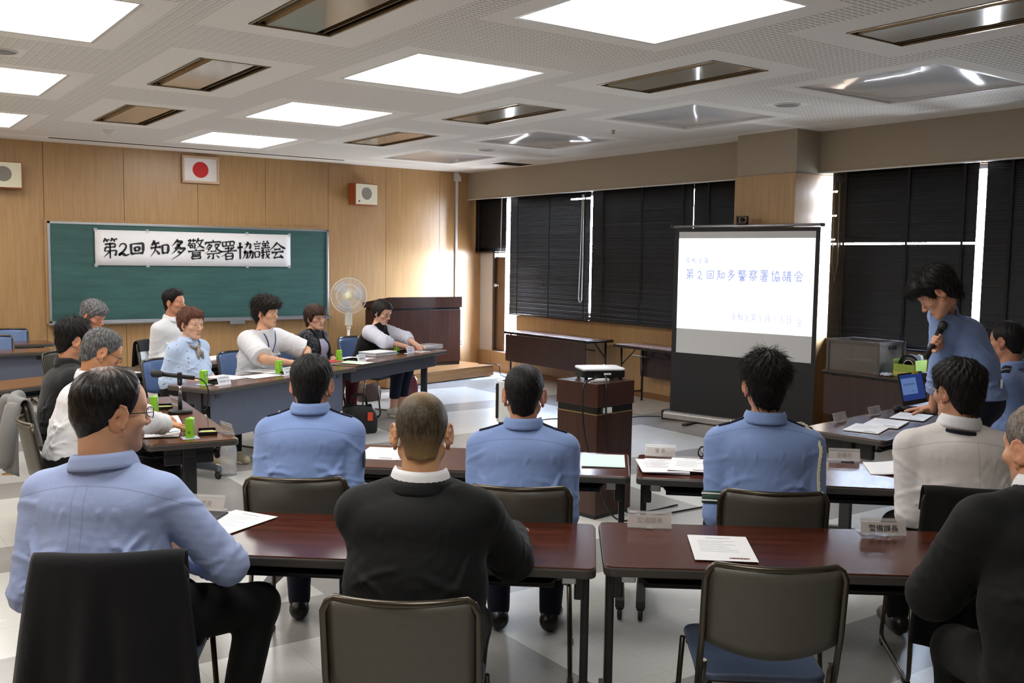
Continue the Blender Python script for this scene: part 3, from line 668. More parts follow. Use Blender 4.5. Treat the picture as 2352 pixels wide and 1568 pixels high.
# ------------------------------------------------------------------ lectern on its platform
M_lec = wood('rosewood_lectern', (34,17,12), (72,40,27), axis=2, scale=.7, rough=.28, contrast=.8, bump=.02)
M_plat = wood('platform_oak', (120,82,46), (158,114,68), axis=0, scale=.8, rough=.35)
pa = math.atan2(.255, .967)
e = empty('platform_step', (6.89,11.33,0), pa, 'low wooden platform step under the lectern', 'platform')
MB().box(-1.05, 1.05, 0, .78, .012, .15).build('body', M_plat, e, bevel=.004); MB().box(-1.05, 1.05, -.004, .782, .15, .166).build('tread', M_plat, e, bevel=.004)
e = empty('lectern', (6.92,11.86,.166), 0, 'wide rosewood lectern on the platform by the white lit wall', 'lectern')
P = [(-.78,.34),(-.60,.0),(.60,0),(.62,.34)]
def slant(b, poly, z0, z1f, z1b, y0, y1):
    n = len(poly); vs = [(x, y, z0) for x, y in poly]+[(x, y, z1f+(z1b-z1f)*(y-y0)/(y1-y0)) for x, y in poly]
    b.add(vs, [tuple(range(n-1,-1,-1)), tuple(range(n, 2*n))]+[(i, (i+1) % n, n+(i+1) % n, n+i) for i in range(n)])
P = [(-.80,.40),(-.60,0),(.60,0),(.60,.40)]
P2 = [(-.76,.385),(-.585,.015),(.585,.015),(.585,.385)]
b = MB(); slant(b, P2, .05, .80, .80, 0, .4); b.build('body', M_lec, e, bevel=.003)
b = MB(); slant(b, [(x*.985, .01+y*.97) for x, y in P2], 0, .05, .05, 0, .4); b.build('plinth', M_black, e)
b = MB(); slant(b, [(x*.985, .01+y*.97) for x, y in P2], .80, .83, .83, 0, .4); b.build('reveal', M_black, e)
b = MB(); slant(b, P, .83, .985, .90, 0, .4); b.build('top_section', M_lec, e, bevel=.003)
# ------------------------------------------------------------------ projector stand
st = empty('projector_stand', (4.215,4.96,0), R(8), 'square rosewood pedestal carrying the projector', 'pedestal')
h = .185
MB().box(-h+.006, h-.006, -h+.006, h-.006, .03, .70).build('body', M_lec, st, bevel=.003); MB().box(-h+.02, h-.02, -h+.02, h-.02, 0, .03).build('plinth', M_black, st)
MB().box(-h+.008, h-.008, -h+.008, h-.008, .70, .745).build('black_band', M_black, st); MB().box(-h+.004, h-.004, -h+.004, h-.004, .693, .70).build('brass_edge', flat('brass_strip', (150,124,84), .4, .6), st)
MB().box(-h, h, -h, h, .745, .90).build('top_section', M_lec, st, bevel=.003)
MB().cbox((-h+.10, -h-.0, .722), (.07, .018, .035)).build('label_plate', M_white, st)
pj = empty('projector', (4.30,5.02,.90), R(-24), 'white topped projector on the pedestal, pointing at the screen', 'projector')
b = MB().prism(rrect(.30,.235,.03), .014, .062); b.build('lower_case', M_black, pj, bevel=.004)
MB().prism(rrect(.302,.237,.031), .062, .076).build('top_cover', flat('projector_white', (228,228,232), .3, var=.01), pj, bevel=.004)
MB().lathe([(0,0),(.035,0),(.035,.03),(.028,.034),(0,.02)], 20, M=Matrix.Translation((.08,.117,.042)) @ Matrix.Rotation(R(-90),4,'X')).build('lens', glass('lens_glass', (.5,.5,.6)), pj)
for x, y in ((-.12,-.09),(.12,-.09),(-.12,.09),(.12,.09)): MB().lathe([(.012,0),(.012,.016),(.008,.018)], 10, M=Matrix.Translation((x,y,0))).build('foot', M_dark, pj)
MB().cbox((.02, -.119, .04), (.05,.004,.012)).build('port_plate', M_white, pj)
e = tag(MB().prism(rrect(.13,.04,.016), 0, .018).build('remote_control', M_white, bevel=.004, loc=(4.17,4.86,.9), rot=(0,0,R(-10))), 'white remote control lying on the pedestal before the projector', 'remote control')
M_cab = flat('black_cable', (12,12,13), .45)
w1 = smooth_path([(4.19,4.92,.93),(4.12,4.86,.925),(4.02,4.835,.90),(3.995,4.83,.80),(4.0,4.80,.55),(4.03,4.70,.28),(4.14,4.64,.03),(4.45,4.62,.008),(5.2,4.60,.008)], 8)
tag(MB().tube(w1, .006, 6).build('projector_cable', M_cab), 'black cable hanging over the left edge of the projector pedestal', 'cable', 'projector cables')
w1 = smooth_path([(4.24,4.90,.93),(4.17,4.80,.93),(4.125,4.745,.885),(4.12,4.735,.70),(4.16,4.735,.42),(4.26,4.73,.15),(4.36,4.74,.01),(4.8,4.74,.008)], 8)
tag(MB().tube(w1, .006, 6).build('projector_cable', M_cab), 'black cable looping down the front corner of the projector pedestal', 'cable', 'projector cables')
w1 = smooth_path([(7.74,11.75,.175),(7.86,11.62,.172),(7.94,11.52,.16),(7.965,11.50,.03),(7.9,11.25,.006),(7.6,11.0,.006),(7.5,10.6,.006),(7.2,10.5,.006),(7.0,10.1,.006),(6.6,9.6,.006)], 8)
tag(MB().tube(w1, .006, 6).build('extension_cable', M_cab), 'dark cable running off the platform across the floor', 'cable')
tag(MB().tube(smooth_path([(5.9,8.0,.006),(6.3,8.1,.006),(6.8,7.7,.006),(7.2,7.75,.006),(7.42,7.62,.006)], 8), .005, 6).build('floor_cable', M_cab), 'thin dark cable on the floor running to the screen base', 'cable')
# ------------------------------------------------------------------ fan
fn = empty('pedestal_fan', (5.32,11.04,0), R(160), 'white pedestal fan with clear blades in front of the wood wall', 'fan')
M_fan = flat('fan_cream', (216,212,196), .4, var=.02); zc = 1.215
MB().lathe([(.19,0),(.19,.02),(.16,.04),(.03,.055)], 32).build('base', M_fan, fn); MB().tube([(0,0,.05),(0,0,.82)], .016, 12).build('pole', M_white, fn)
MB().lathe([(.024,.80),(.026,.83),(.018,.84)], 16).build('collar', M_fan, fn)
MB().box(-.043, .043, -.03, .035, .845, 1.0).build('control_box', M_fan, fn, bevel=.006)
for k, (x, z) in enumerate(((.005,.955),(-.015,.90),(-.005,.912),(.006,.924),(.017,.936))): MB().cbox((x, .037, z), (.014, .008, .016)).build('button', M_white, fn)
MB().box(-.02, .02, -.03, .01, 1.0, 1.10).build('neck', M_fan, fn)
Mx = Matrix.Translation((0,.02,zc)) @ Matrix.Rotation(R(-90), 4, 'X')
MB().lathe([(.0,-.17),(.05,-.165),(.07,-.10),(.07,-.03),(0,-.03)], 24, M=Mx).build('motor_housing', M_fan, fn)
b = MB(); Rr = .222
def ring(r, y, rad): b.tube([(r*math.cos(a), y, zc+r*math.sin(a)) for a in [2*math.pi*k/40 for k in range(40)]], rad, 5, True)
ring(Rr, .04, .0045); ring(Rr*.66, .085, .002); ring(Rr*.66, -.03, .002)
for k in range(96):
    a = 2*math.pi*k/96; ca, sa = math.cos(a), math.sin(a)
    b.tube([(r*ca, y, zc+r*sa) for r, y in ((.045,.098),(.12,.094),(.19,.072),(Rr,.04))], .0011, 3, cap=False)
    if k % 2: b.tube([(r*ca, y, zc+r*sa) for r, y in ((.06,-.045),(.14,-.035),(.2,0),(Rr,.04))], .0011, 3, cap=False)
b.build('guard', M_white, fn)
MB().lathe([(0,.095),(.058,.095),(.054,.108),(0,.112)], 28, M=Matrix.Translation((0,0,zc)) @ Matrix.Rotation(R(-90), 4, 'X')).build('badge', flat('fan_badge', (226,218,180), .3), fn)
M_blade = clear_plastic('clear_blade', (205,210,222), .38, .12)
for k in range(3):
    a0 = R(50+120*k); g = []
    for i in range(8):
        r = .04+.155*i/7; wd = .35+.75*math.sin(min(1, i/5)*1.4); g.append([(r*math.cos(a0+wd*(j/5-.5)), .03+.028*(j/5-.5), zc+r*math.sin(a0+wd*(j/5-.5))) for j in range(6)])
    MB().sheet(g).build('blade', M_blade, fn, solid=.003)
# conduit and sockets on the front wall
e = empty('wall_conduit', (7.88,FY,0), 0, 'white cable conduit running up the wall beside the room corner', 'conduit')
MB().box(-.02, .02, -.024, 0, .45, 2.86).build('channel', M_white, e, bevel=.004)
MB().prism([(-.055,.0),(.05,.0),(.05,.06),(.0,.13),(-.055,.13)], -.06, 0, M=frame((0,0,2.86), (1,0,0), (0,0,1), (0,-1,0)) @ Matrix.Translation((0,0,.06))).build('junction_box', M_white, e, bevel=.004)
for x, l in ((7.70,'wall socket plate behind the lectern, left one'), (7.98,'wall socket plate low on the front wall right of the lectern')):
    e = empty('wall_socket', (x, FY, .40), 0, l, 'socket', 'wall sockets'); MB().box(-.035, .035, -.008, 0, -.06, .06).build('plate', flat('grey_socket_plate', (190,188,184), .5), e, bevel=.003)
    for q in (-.02, .02): MB().cbox((0, -.0085, q), (.026, .003, .016)).build('outlet', M_dark, e)
# ------------------------------------------------------------------ folding tables by the windows
M_ft = wood('folding_top', (60,34,24), (104,62,42), axis=1, scale=1, rough=.22, contrast=.9, bump=.02); M_fp = wood('folding_panel', (40,24,20), (62,40,34), axis=2, scale=.7, rough=.4, contrast=.8, bump=.02)
def folding_table(y0, y1, x0, x1, label, panel_x):
    cx, cy = (x0+x1)/2, (y0+y1)/2; hx, hy = (x1-x0)/2, (y1-y0)/2
    e = empty('folding_table', (cx, cy, 0), 0, label, 'table', 'folding tables by the windows')
    MB().box(-hx+.003, hx-.003, -hy+.003, hy-.003, .676, .70).build('tabletop', M_ft, e); MB().box(-hx, hx, -hy, hy, .665, .695).build('edging', M_black, e, bevel=.006)
    for sx in (-1, 1):
        for sy in (-1, 1): MB().tube([(sx*(hx-.05), sy*(hy-.10), .66), (sx*(hx-.05), sy*(hy-.10), .0)], .0135, 10).build('leg', M_black, e)
    for sy in (-1, 1):
        MB().tube([(-hx+.05, sy*(hy-.10), .12), (hx-.05, sy*(hy-.10), .12)], .009, 8).build('stretcher', M_black, e)
        for sx in (-1, 1): MB().tube([(sx*(hx-.05), sy*(hy-.10), .45), (sx*(hx-.05), sy*(hy-.34), .655)], .008, 8).build('brace', M_black, e)
    MB().tube([(0, -hy+.1, .56), (0, hy-.1, .56)], .008, 6).build('shelf_bar', M_black, e)
    if panel_x is not None: MB().prism(rrect(2*hy-.06, .37, .02), -.006, .006, M=frame((panel_x*(hx-.015),0,.475), (0,1,0), (0,0,1), (1,0,0))).build('modesty_panel', M_fp, e)
    return e
folding_table(9.25,11.05,7.70,8.15,'folding table with a dark wood front panel under the black blind near the door',-1)
folding_table(7.60,8.78,7.72,8.17,'folding table with open legs between the pedestal and the projection screen',1)
folding_table(3.92,5.74,7.67,8.13,'dark folding table right of the screen holding the plastic crate',-1)
# things on the table right of the screen
cr = empty('plastic_crate', (7.90,5.43,.70), 0, 'clear grey folding plastic crate right of the projection screen', 'crate')
M_crate = clear_plastic('smoky_plastic', (120,112,104), .5, .2)
w_, l_, hh = .19, .27, .30
for (a, q) in (('side_panel',(-w_,-w_+.008,-l_,l_,.01,hh)), ('side_panel',(w_-.008,w_,-l_,l_,.01,hh)), ('end_panel',(-w_,w_,-l_,-l_+.008,.01,hh)), ('end_panel',(-w_,w_,l_-.008,l_,.01,hh)), ('bottom',(-w_,w_,-l_,l_,0,.012))): MB().box(*q).build(a, M_crate, cr)
b = MB()
for q in ((-w_-.01,w_+.01,-l_-.012,-l_+.012,hh-.03,hh), (-w_-.01,w_+.01,l_-.012,l_+.012,hh-.03,hh), (-w_-.012,-w_+.012,-l_,l_,hh-.03,hh), (w_-.012,w_+.012,-l_,l_,hh-.03,hh)): b.box(*q)
for sx in (-1,1):
    for sy in (-1,1): b.box(sx*w_-.014, sx*w_+.014, sy*l_-.014, sy*l_+.014, 0, hh)
b.build('rim', clear_plastic('smoky_rim', (96,90,84), .8, .25), cr, bevel=.003)
for sy in (-1,1): MB().cbox((0, sy*(l_+.008), hh-.055), (.10,.012,.03)).build('handle', M_dark, cr)
tag(MB().cbox((0,0,.05), (.24,.36,.10)).build('dark_bundle', flat('dark_cloth_bundle', (18,18,20), .9), bevel=.03, bseg=3, loc=(7.90,5.42,.713)), 'black bundle lying inside the clear plastic crate', 'bundle')
bx = empty('tape_carton', (7.88,4.96,.70), 0, 'cut down green cardboard carton beside the plastic crate', 'carton')
M_gc = flat('green_carton', (150,170,70), .7); b = MB()
for q in ((-.09,-.086,-.11,.11,0,.12),(.086,.09,-.11,.11,0,.12),(-.09,.09,-.11,-.106,0,.16),(-.09,.09,.106,.11,0,.16),(-.09,.09,-.11,.11,0,.004)): b.box(*q)
b.build('body', M_gc, bx); MB().box(-.0915, -.0905, -.10, .10, .02, .05).build('printed_band', flat('carton_print', (200,190,90), .7), bx)
td = empty('tape_roll', (7.88,4.96,.805), 0, 'large black roll of tape standing in the green carton', 'tape roll')
MB().lathe([(.052,-.024),(.10,-.024),(.10,.024),(.052,.024),(.052,-.024)], 32, M=Matrix.Rotation(R(90),4,'Y')).build('roll', M_black, td); MB().lathe([(.044,-.025),(.052,-.025),(.052,.025),(.044,.025),(.044,-.025)], 32, M=Matrix.Rotation(R(90),4,'Y')).build('core', flat('tape_core', (190,186,176), .7), td)
tag(MB().lathe([(.0,0),(.035,0),(.045,.05),(.03,.10),(0,.11)], 14).build('plastic_bag', clear_plastic('bag_film', (205,205,205), .4, .2), loc=(7.92,4.90,.80)), 'crumpled clear plastic bag beside the black tape roll', 'bag')
bb = empty('video_switcher', (7.86,4.55,.70), 0, 'flat black electronics box on the table behind the laptop', 'electronics box'); MB().box(-.14,.14,-.21,.21,.008,.075).build('case', M_black, bb, bevel=.006)
for x in (-.11,.11):
    for y in (-.17,.17): MB().cbox((x,y,.004),(.03,.03,.008)).build('foot', M_dark, bb)
MB().cbox((-.141,-.15,.05),(.004,.008,.008)).build('status_light', M_white, bb)
g = [[(7.72+.07*math.sin(i*.5)*.1+.011*i, 5.06+.02*j, .705+.012*math.sin(i*1.3)**2+.008*(j % 2)) for j in range(9)] for i in range(12)]
tag(MB().sheet(g).build('folded_towel', flat('towel_white', (206,204,206), .9), solid=.008), 'folded white towel on the dark table in front of the crate', 'towel')
# ------------------------------------------------------------------ things on the meeting tables
TZ = .70
def dirv(deg): return Vector((math.cos(R(deg)), math.sin(R(deg)), 0))
M_paper = flat('white_paper', (232,232,234), .8, var=.015); M_print = flat('printed_ink', (168,168,176), .8); M_pic = flat('printed_picture', (140,104,100), .8)
def paper(x, y, deg, label, group=None, w=.21, l=.297, z=TZ, lines=True, n=1, pic=True, mat=None, name='paper_sheet', curl=0):
    """sheet lying with its text upright for a reader facing local +Y"""
    paper.i += 1; z += .0012*(paper.i % 5) if z == TZ else 0
    e = empty(name, (x, y, z+.0006), R(deg), label, 'paper', group)
    h = .0007*n+.0005; g = [[(-w/2+w*i/6, -l/2+l*j/6, curl*((i/6)**2)) for j in range(7)] for i in range(7)]
    if curl: MB().sheet(g).build('sheet', mat or M_paper, e, solid=.0008)
    else: MB().box(-w/2, w/2, -l/2, l/2, 0, h).build('sheet', mat or M_paper, e)
    if lines:
        b = MB(); b.box(-w*.2, w*.2, l*.38, l*.40, h, h+.0003)
        for k in range(7):
            q = random.uniform(.1, .5); b.box(-w*.36, -w*.36+w*.75*(.4+q), l*(.26-.07*k), l*(.270-.07*k), h, h+.0003)
        if not curl: b.build('print', M_print, e)
    if pic and not curl: 
        b = MB()
        for k in range(5): b.prism([(w*(.10+.06*k)+.010*math.cos(a), -l*.40+.008*math.sin(a)) for a in [2*math.pi*q/10 for q in range(10)]], h, h+.0004)
        b.build('printed_picture', M_pic, e)
    return e
paper.i = 0
M_acry = clear_plastic('clear_acrylic', (225,222,220), .28, .06); M_cardp = flat('name_paper', (196,184,178), .8, var=.02); M_cardw = flat('name_paper_white', (228,232,240), .8, var=.01)
def name_stand(x, y, deg, label, group, text=None, w=.155, h=.062, white=False, small='知多警察署協議会委員', z=TZ, ghost=''):
    """sloped acrylic name stand; the writing side looks along local -Y"""
    e = empty('name_stand', (x, y, z), R(deg), label, 'name stand', group)
    t = R(20); up = Vector((0, math.sin(t), math.cos(t))); nn = Vector((0, -math.cos(t), math.sin(t)))
    M = frame((0,0,.004), (1,0,0), up, nn)
    MB().prism(rrect(w, h, .003, 2, 0, h/2), -.0015, .0015, M=M).build('front_plate', M_acry if not white else M_cardw, e)
    MB().prism(rrect(w, .05, .003, 2, 0, .022), 0, .003).build('base_plate', M_acry if not white else M_cardw, e)
    if not white:
        MB().prism(rrect(w-.006, h-.024, .001, 1, 0, h/2-.004), -.0032, -.0017, M=M).build('name_card', M_cardp, e)
        MB().prism(rrect(w, .004, .001, 1, 0, h-.008), .0015, .004, M=M).build('ridge', M_acry, e)
        MB().cbox((0, -.004, .0045), (.03, .02, .001)).build('tape', clear_plastic('clear_tape', (220,220,215), .3), e)
    if text:
        b = MB(); vs, fs = text_mb(text, .027 if not white else .022, M=M @ Matrix.Translation((0, h*.36, .0018)), bold=.006); b.add(vs, fs)
        if white: vs, fs = text_mb(small, .0105, M=M @ Matrix.Translation((0, h*.78, .0018))); b.add(vs, fs)
        b.build('lettering', flat('card_ink', (30,32,40), .7), e)
    if ghost:
        b = MB(); vs, fs = text_mb(ghost, .024, M=M @ Matrix.Translation((0, h*.42, .0018))); b.add(vs, fs); b.build('lettering', flat('card_ink_seen_through', (160,150,146), .8), e)
    return e
M_tea = flat('tea_green', (132,196,40), .38, var=.03); M_tead = flat('tea_ink', (24,60,24), .6); M_coast = flat('coaster_blue', (186,196,226), .7)
def tea_carton(x, y, deg, label):
    e = empty('tea_carton', (x, y, TZ+.0015), R(deg), label, 'drink carton', 'green tea cartons')
    MB().box(-.025, .025, -.02, .02, 0, .105).build('carton', M_tea, e, bevel=.002)
    b = MB(); b.add([(-.025,-.02,.105),(.025,-.02,.105),(.025,.02,.105),(-.025,.02,.105),(-.02,0,.112),(.02,0,.112)], [(0,1,5,4),(2,3,4,5),(1,2,5),(3,0,4)]); b.build('top_fold', M_tea, e)
    MB().tube([(.014,-.022,.02),(-.004,-.022,.095)], .0022, 6).build('straw', M_white, e)
    b = MB(); vs, fs = text_mb('お茶', .018, M=frame((.004,-.0212,.07), (1,0,0), (0,0,1), (0,-1,0))); b.add(vs, fs); vs, fs = text_mb('茶', .016, M=frame((-.0262,0,.03), (0,-1,0), (0,0,1), (-1,0,0))); b.add(vs, fs)
    b.build('print', M_tead, e)
    return e
def coaster(x, y, deg, l): return tag(MB().box(-.045,.045,-.045,.045,0,.0012).build('coaster', M_coast, loc=(x,y,TZ), rot=(0,0,R(deg))), l, 'coaster', 'pale blue paper coasters')
def tray(x, y, deg, label, full=True):
    e = empty('sweets_tray', (x, y, TZ), R(deg), label, 'tray', 'small black trays'); b = MB(); a, c = .075, .05
    b.box(-a,a,-c,c,0,.003)
    for q in ((-a,a,-c,-c+.004,0,.02),(-a,a,c-.004,c,0,.02),(-a,-a+.004,-c,c,0,.02),(a-.004,a,-c,c,0,.02)): b.box(*q)
    b.build('tray', flat('lacquer_black', (16,10,10), .25), e)
    if full:
        for k, m in enumerate(((214,160,104),(226,180,128),(60,56,60))): MB().prism(rrect(.012,.07,.005,3,-.005+.018*k,0), .003, .014).build('wrapped_sweet', flat('sweet_%d' % k, m, .35), e, bevel=.002)
        MB().prism(rrect(.02,.09,.006,3,-.045,0), .010, .022).build('wet_towel_pack', flat('towel_pack', (206,216,120), .4), e, bevel=.003); MB().prism(rrect(.014,.08,.005,3,-.026,0), .003, .013).build('sweet_pack', flat('blue_pack', (70,110,170), .3), e)
    return e
# committee row, left to right
for x, y, l in ((2.36,7.44,'green tea carton before the woman in pale blue'), (3.13,7.84,'green tea carton before the man in the white T-shirt'), (3.98,8.46,'green tea carton before the woman in the patterned jacket'), (4.90,9.01,'green tea carton before the woman in the black vest')):
    coaster(x, y, 28, l.replace('green tea carton', 'pale blue coaster under the tea carton')); tea_carton(x, y, 28, l)
for x, y, nm, l in ((2.49,7.33,'竹内あつ子','white name card before the woman in pale blue'), (3.16,7.68,'高山和也','white name card half hidden behind an officer head'), (4.18,8.37,'加藤淑美','white name card before the woman in the patterned jacket'), (4.99,8.86,'市川華子','white name card before the woman in the black vest')):
    name_stand(x, y, 29, l, 'white name cards on the committee tables', nm, w=.135, h=.068, white=True)
for x, y, l in ((2.47,7.50,'black tray behind the name card of the woman in pale blue'), (3.22,7.82,'black tray before the man in the white T-shirt'), (4.14,8.50,'black tray before the woman in the patterned jacket'), (4.98,8.99,'black tray before the woman in the black vest')): tray(x, y, 29, l, False)
paper(2.66,7.76,30,'white papers spread before the woman in pale blue','papers on committee tables',n=6); paper(2.92,7.72,20,'sheet beside the papers of the woman in pale blue','papers on committee tables',w=.3,l=.21)
paper(3.08,8.02,30,'sheet under the arms of the man in the white T-shirt','papers on committee tables'); paper(4.06,8.28,31,'pale green sheet at the end of the right committee table','papers on committee tables',mat=flat('pale_green_paper',(214,228,206),.8),pic=False)
paper(4.26,8.66,31,'white sheet before the woman in the patterned jacket','papers on committee tables')
e = empty('document_folder', (4.62,8.90,TZ), R(20), 'thick white document folders stacked on the right committee table', 'folder')
for k in range(3): MB().box(-.16,.16,-.12,.12,.001+.012*k,.011+.012*k).build('folder', M_paper if k != 1 else flat('folder_blue_grey', (170,184,206), .6), e, bevel=.002)
paper(5.12,9.03,31,'white sheet under the hands of the woman in the black vest','papers on committee tables')
tag(MB().prism(rrect(.17,.05,.02), 0, .028).build('red_pen_case', flat('red_case', (170,16,30), .35), bevel=.008, loc=(5.20,9.12,TZ), rot=(0,0,R(15))), 'red pen case before the woman in the black vest', 'pen case')
e = empty('clear_case', (5.40,9.22,TZ), R(20), 'clear plastic document case at the far end of the committee table', 'case'); MB().box(-.15,.15,-.10,.10,.0,.05).build('case', clear_plastic('clear_case_plastic', (210,208,212), .45, .15), e, bevel=.006); MB().box(-.13,.13,-.085,.085,.01,.03).build('contents', M_paper, e)
e = empty('red_notebook', (3.80,8.35,TZ), R(25), 'stack of books with a red cover beside the officer head', 'books'); MB().box(-.13,.13,-.09,.09,0,.014).build('book', flat('book_green', (186,200,170), .6), e); MB().box(-.12,.12,-.09,.085,.014,.022).build('book', flat('book_red', (186,48,58), .5), e)
# left table
coaster(1.60,5.29,84,'pale blue coaster at the near end of the left table'); tea_carton(1.60,5.29,60,'nearest green tea carton, at the near end of the left table')
coaster(1.66,6.22,84,'pale blue coaster beyond the desk microphone'); tea_carton(1.66,6.22,60,'green tea carton seen behind the glasses of the big man in blue')
tray(1.72,5.37,75,'black sweets tray at the near end of the left table'); tray(1.77,6.40,75,'black sweets tray behind the desk microphone')
name_stand(1.83,5.33,95,'acrylic name stand at the near end of the left table','acrylic name stands',ghost='委員',w=.15); name_stand(1.88,6.50,95,'acrylic name stand beyond the desk microphone','acrylic name stands',ghost='委員',w=.15)
paper(1.56,5.66,-6,'white document sheet beside the nearest tea carton','papers on left table',w=.21,l=.30); paper(1.62,5.92,-12,'white document sheet under the desk microphone','papers on left table'); paper(1.50,5.50,-20,'white sheet with a pen on it on the left table','papers on left table')
pn = empty('ballpoint_pen', (1.55,5.47,TZ+.006), R(20), 'pale blue ballpoint pen lying on the papers', 'pen', 'pens'); MB().tube([(-.07,0,.0),(.05,0,.0)], .005, 8).build('barrel', flat('pen_blue', (120,160,180), .3), pn); MB().tube([(.05,0,0),(.075,0,0)], [.005,.001], 8).build('tip', M_white, pn)
mc = empty('desk_microphone', (1.80,6.15,TZ), R(-20), 'black desk microphone on a chrome stand at the left table', 'microphone')
MB().lathe([(.075,0),(.075,.018),(.068,.024),(0,.026)], 32).build('base', M_dark, mc); MB().tube([(0,0,.02),(0,0,.11)], .013, 12).build('stem', M_dark, mc); MB().tube([(0,0,.11),(0,0,.19)], .009, 12).build('chrome_tube', M_chrome, mc)
MB().tube([(0,0,.18),(0,0,.215)], .015, 12).build('joint', M_dark, mc); MB().cbox((0,0,.235),(.03,.03,.05)).build('clip', M_dark, mc, bevel=.006)
MB().tube([(.09,0,.222),(-.10,0,.250)], .014, 12).build('handle', M_dark, mc)
MB().tube([(-.10,0,.250),(-.125,0,.253),(-.16,0,.257),(-.172,0,.259)], [.016,.025,.025,.012], 14).build('grille', flat('mic_grille', (40,40,42), .6), mc)
MB().tube(smooth_path([(.09,0,.222),(.14,.0,.205),(.17,.01,.14),(.16,.03,.03),(.14,.06,.006)], 6), .004, 6).build('cord', M_cab, mc)
# second row
paper(1.98,8.45,30,'white papers on the second row table behind the desk microphone','papers on second row tables',w=.3,l=.21,n=5); paper(1.72,8.36,26,'white papers in front of the grey haired man at the back','papers on second row tables',n=5)
paper(3.02,9.18,28,'flat white file on the table behind the woman in pale blue','papers on second row tables',w=.36,l=.26,n=22,lines=False,pic=False)
# rear left table of the front block
paper(1.20,3.50,-62,'agenda sheet on the table right of the big man in blue','agenda sheets',w=.21,l=.297)
name_stand(1.18,3.72,-43,'acrylic name stand beside the shoulder of the big man in blue','acrylic name stands',ghost='署長',w=.15)
tag(MB().box(-.07,.07,-.10,.10,0,.012).build('notebook', M_dark, loc=(1.12,3.60,TZ), rot=(0,0,R(-43)), bevel=.002), 'dark notebook under the agenda by the big man in blue', 'notebook')
tag(MB().prism(rrect(.075,.15,.012), 0, .009).build('mobile_phone', M_white, bevel=.002, loc=(2.0,2.86,TZ), rot=(0,0,R(-55))), 'white mobile phone under the hand of the man in the dark suit', 'phone')
# front right table
name_stand(2.49,2.60,-40.5,'acrylic name stand at the left end of the front right table','acrylic name stands',ghost='交通課長',w=.165)
name_stand(3.16,2.06,-38.5,'acrylic name stand facing the camera with four black characters','acrylic name stands','警備課長',w=.165)
paper(2.52,2.27,-40.5,'agenda sheet above the empty chair','agenda sheets')
# middle row
paper(2.29,4.36,-42,'white document left of the bald man ear','documents on middle tables',n=3); paper(2.37,4.29,-46,'clear sleeved document beside the bald man ear','documents on middle tables')
name_stand(2.78,4.20,-41,'acrylic name stand at the left shoulder of the middle officer','acrylic name stands',ghost='課長',w=.15)
paper(3.14,3.62,-41,'pale mint folder at the right elbow of the middle officer','documents on middle tables',mat=flat('mint_paper',(206,228,224),.7),n=4,lines=False,pic=False)
paper(3.30,3.34,-43,'bottom sheet of the paper pile by the officer with the shoulder cord','documents on middle tables',n=14); paper(3.27,3.35,-36,'tilted middle sheet of the paper pile','documents on middle tables',z=TZ+.0115,n=3); paper(3.40,3.27,-49,'top printed sheet of the paper pile beside the watch','documents on middle tables',z=TZ+.016,n=2)
name_stand(3.46,3.55,-43,'acrylic name stand behind the paper pile','acrylic name stands',ghost='署 長',w=.155)
name_stand(4.20,2.98,-43,'acrylic name stand right of the officer with the shoulder cord','acrylic name stands',ghost='副署長',w=.155)
paper(4.22,2.74,-48,'curled white sheet at the elbow of the man in the white shirt','documents on middle tables',curl=.03)
wt = empty('wristwatch', (3.64,3.42,TZ), R(10), 'wristwatch standing on its strap beside the paper pile', 'watch')
Mw = Matrix.Translation((0,0,.030)) @ Matrix.Rotation(R(62),4,'X'); MB().lathe([(0,0),(.021,0),(.022,.006),(.019,.010),(0,.010)], 24, M=Mw).build('case', M_chrome, wt); MB().lathe([(0,.0102),(.017,.0104),(0,.0106)], 24, M=Mw).build('dial', flat('watch_dial', (40,34,40), .2), wt)
MB().tube([(.0+.03*math.cos(a), .012, .03+.026*math.sin(a)) for a in [2*math.pi*k/20 for k in range(20)]], .004, 6, True).build('strap', M_dark, wt)
bt = empty('small_bottle', (4.02,3.12,TZ), 0, 'white capped bottle behind the shoulder of the officer with the cord', 'bottle'); MB().lathe([(.025,0),(.027,.08),(.012,.11),(.012,.135)], 18).build('body', M_acry, bt); MB().lathe([(.0165,.128),(.017,.155),(.014,.158),(0,.158)], 18).build('cap', M_white, bt)
# laptop table
name_stand(5.22,3.74,8,'acrylic name stand at the left end of the laptop table','acrylic name stands',ghost='係長',w=.16); name_stand(5.66,3.79,8,'acrylic name stand between the laptop and the papers','acrylic name stands',ghost='警部',w=.16)
paper(5.14,3.50,-70,'clipped document nearest on the laptop table','documents on laptop table',n=5); paper(5.40,3.54,-70,'thick clipped document in the middle of the laptop table','documents on laptop table',n=12); paper(5.80,3.62,-70,'document beside the laptop cables','documents on laptop table',n=3)
lp = empty('laptop', (6.30,3.78,TZ), R(5), 'open laptop with a blue screen beside the standing officer', 'laptop')
MB().prism(rrect(.34,.235,.012), .004, .02).build('base', flat('laptop_black', (26,28,32), .35), lp, bevel=.003); MB().box(-.14,.14,-.02,.095,.0201,.0212).build('keyboard', flat('laptop_keys', (176,180,186), .5), lp)
tl = R(14); up = Vector((0, math.sin(tl), math.cos(tl))); nn = Vector((0,-math.cos(tl),math.sin(tl))); M = frame((0,.118,.018), (1,0,0), up, nn)
MB().prism(rrect(.34,.225,.008,3,0,.1125), -.008, 0, M=M).build('lid', flat('laptop_black', (26,28,32), .35), lp)
MB().prism(rrect(.318,.185,.002,1,0,.122), 0, .0008, M=M).build('screen', emit('laptop_blue', (52,70,140), .55), lp); MB().prism(rrect(.21,.115,.001,1,-.045,.13), .0008, .0014, M=M).build('slide', emit('laptop_slide', (110,140,196), .6), lp)
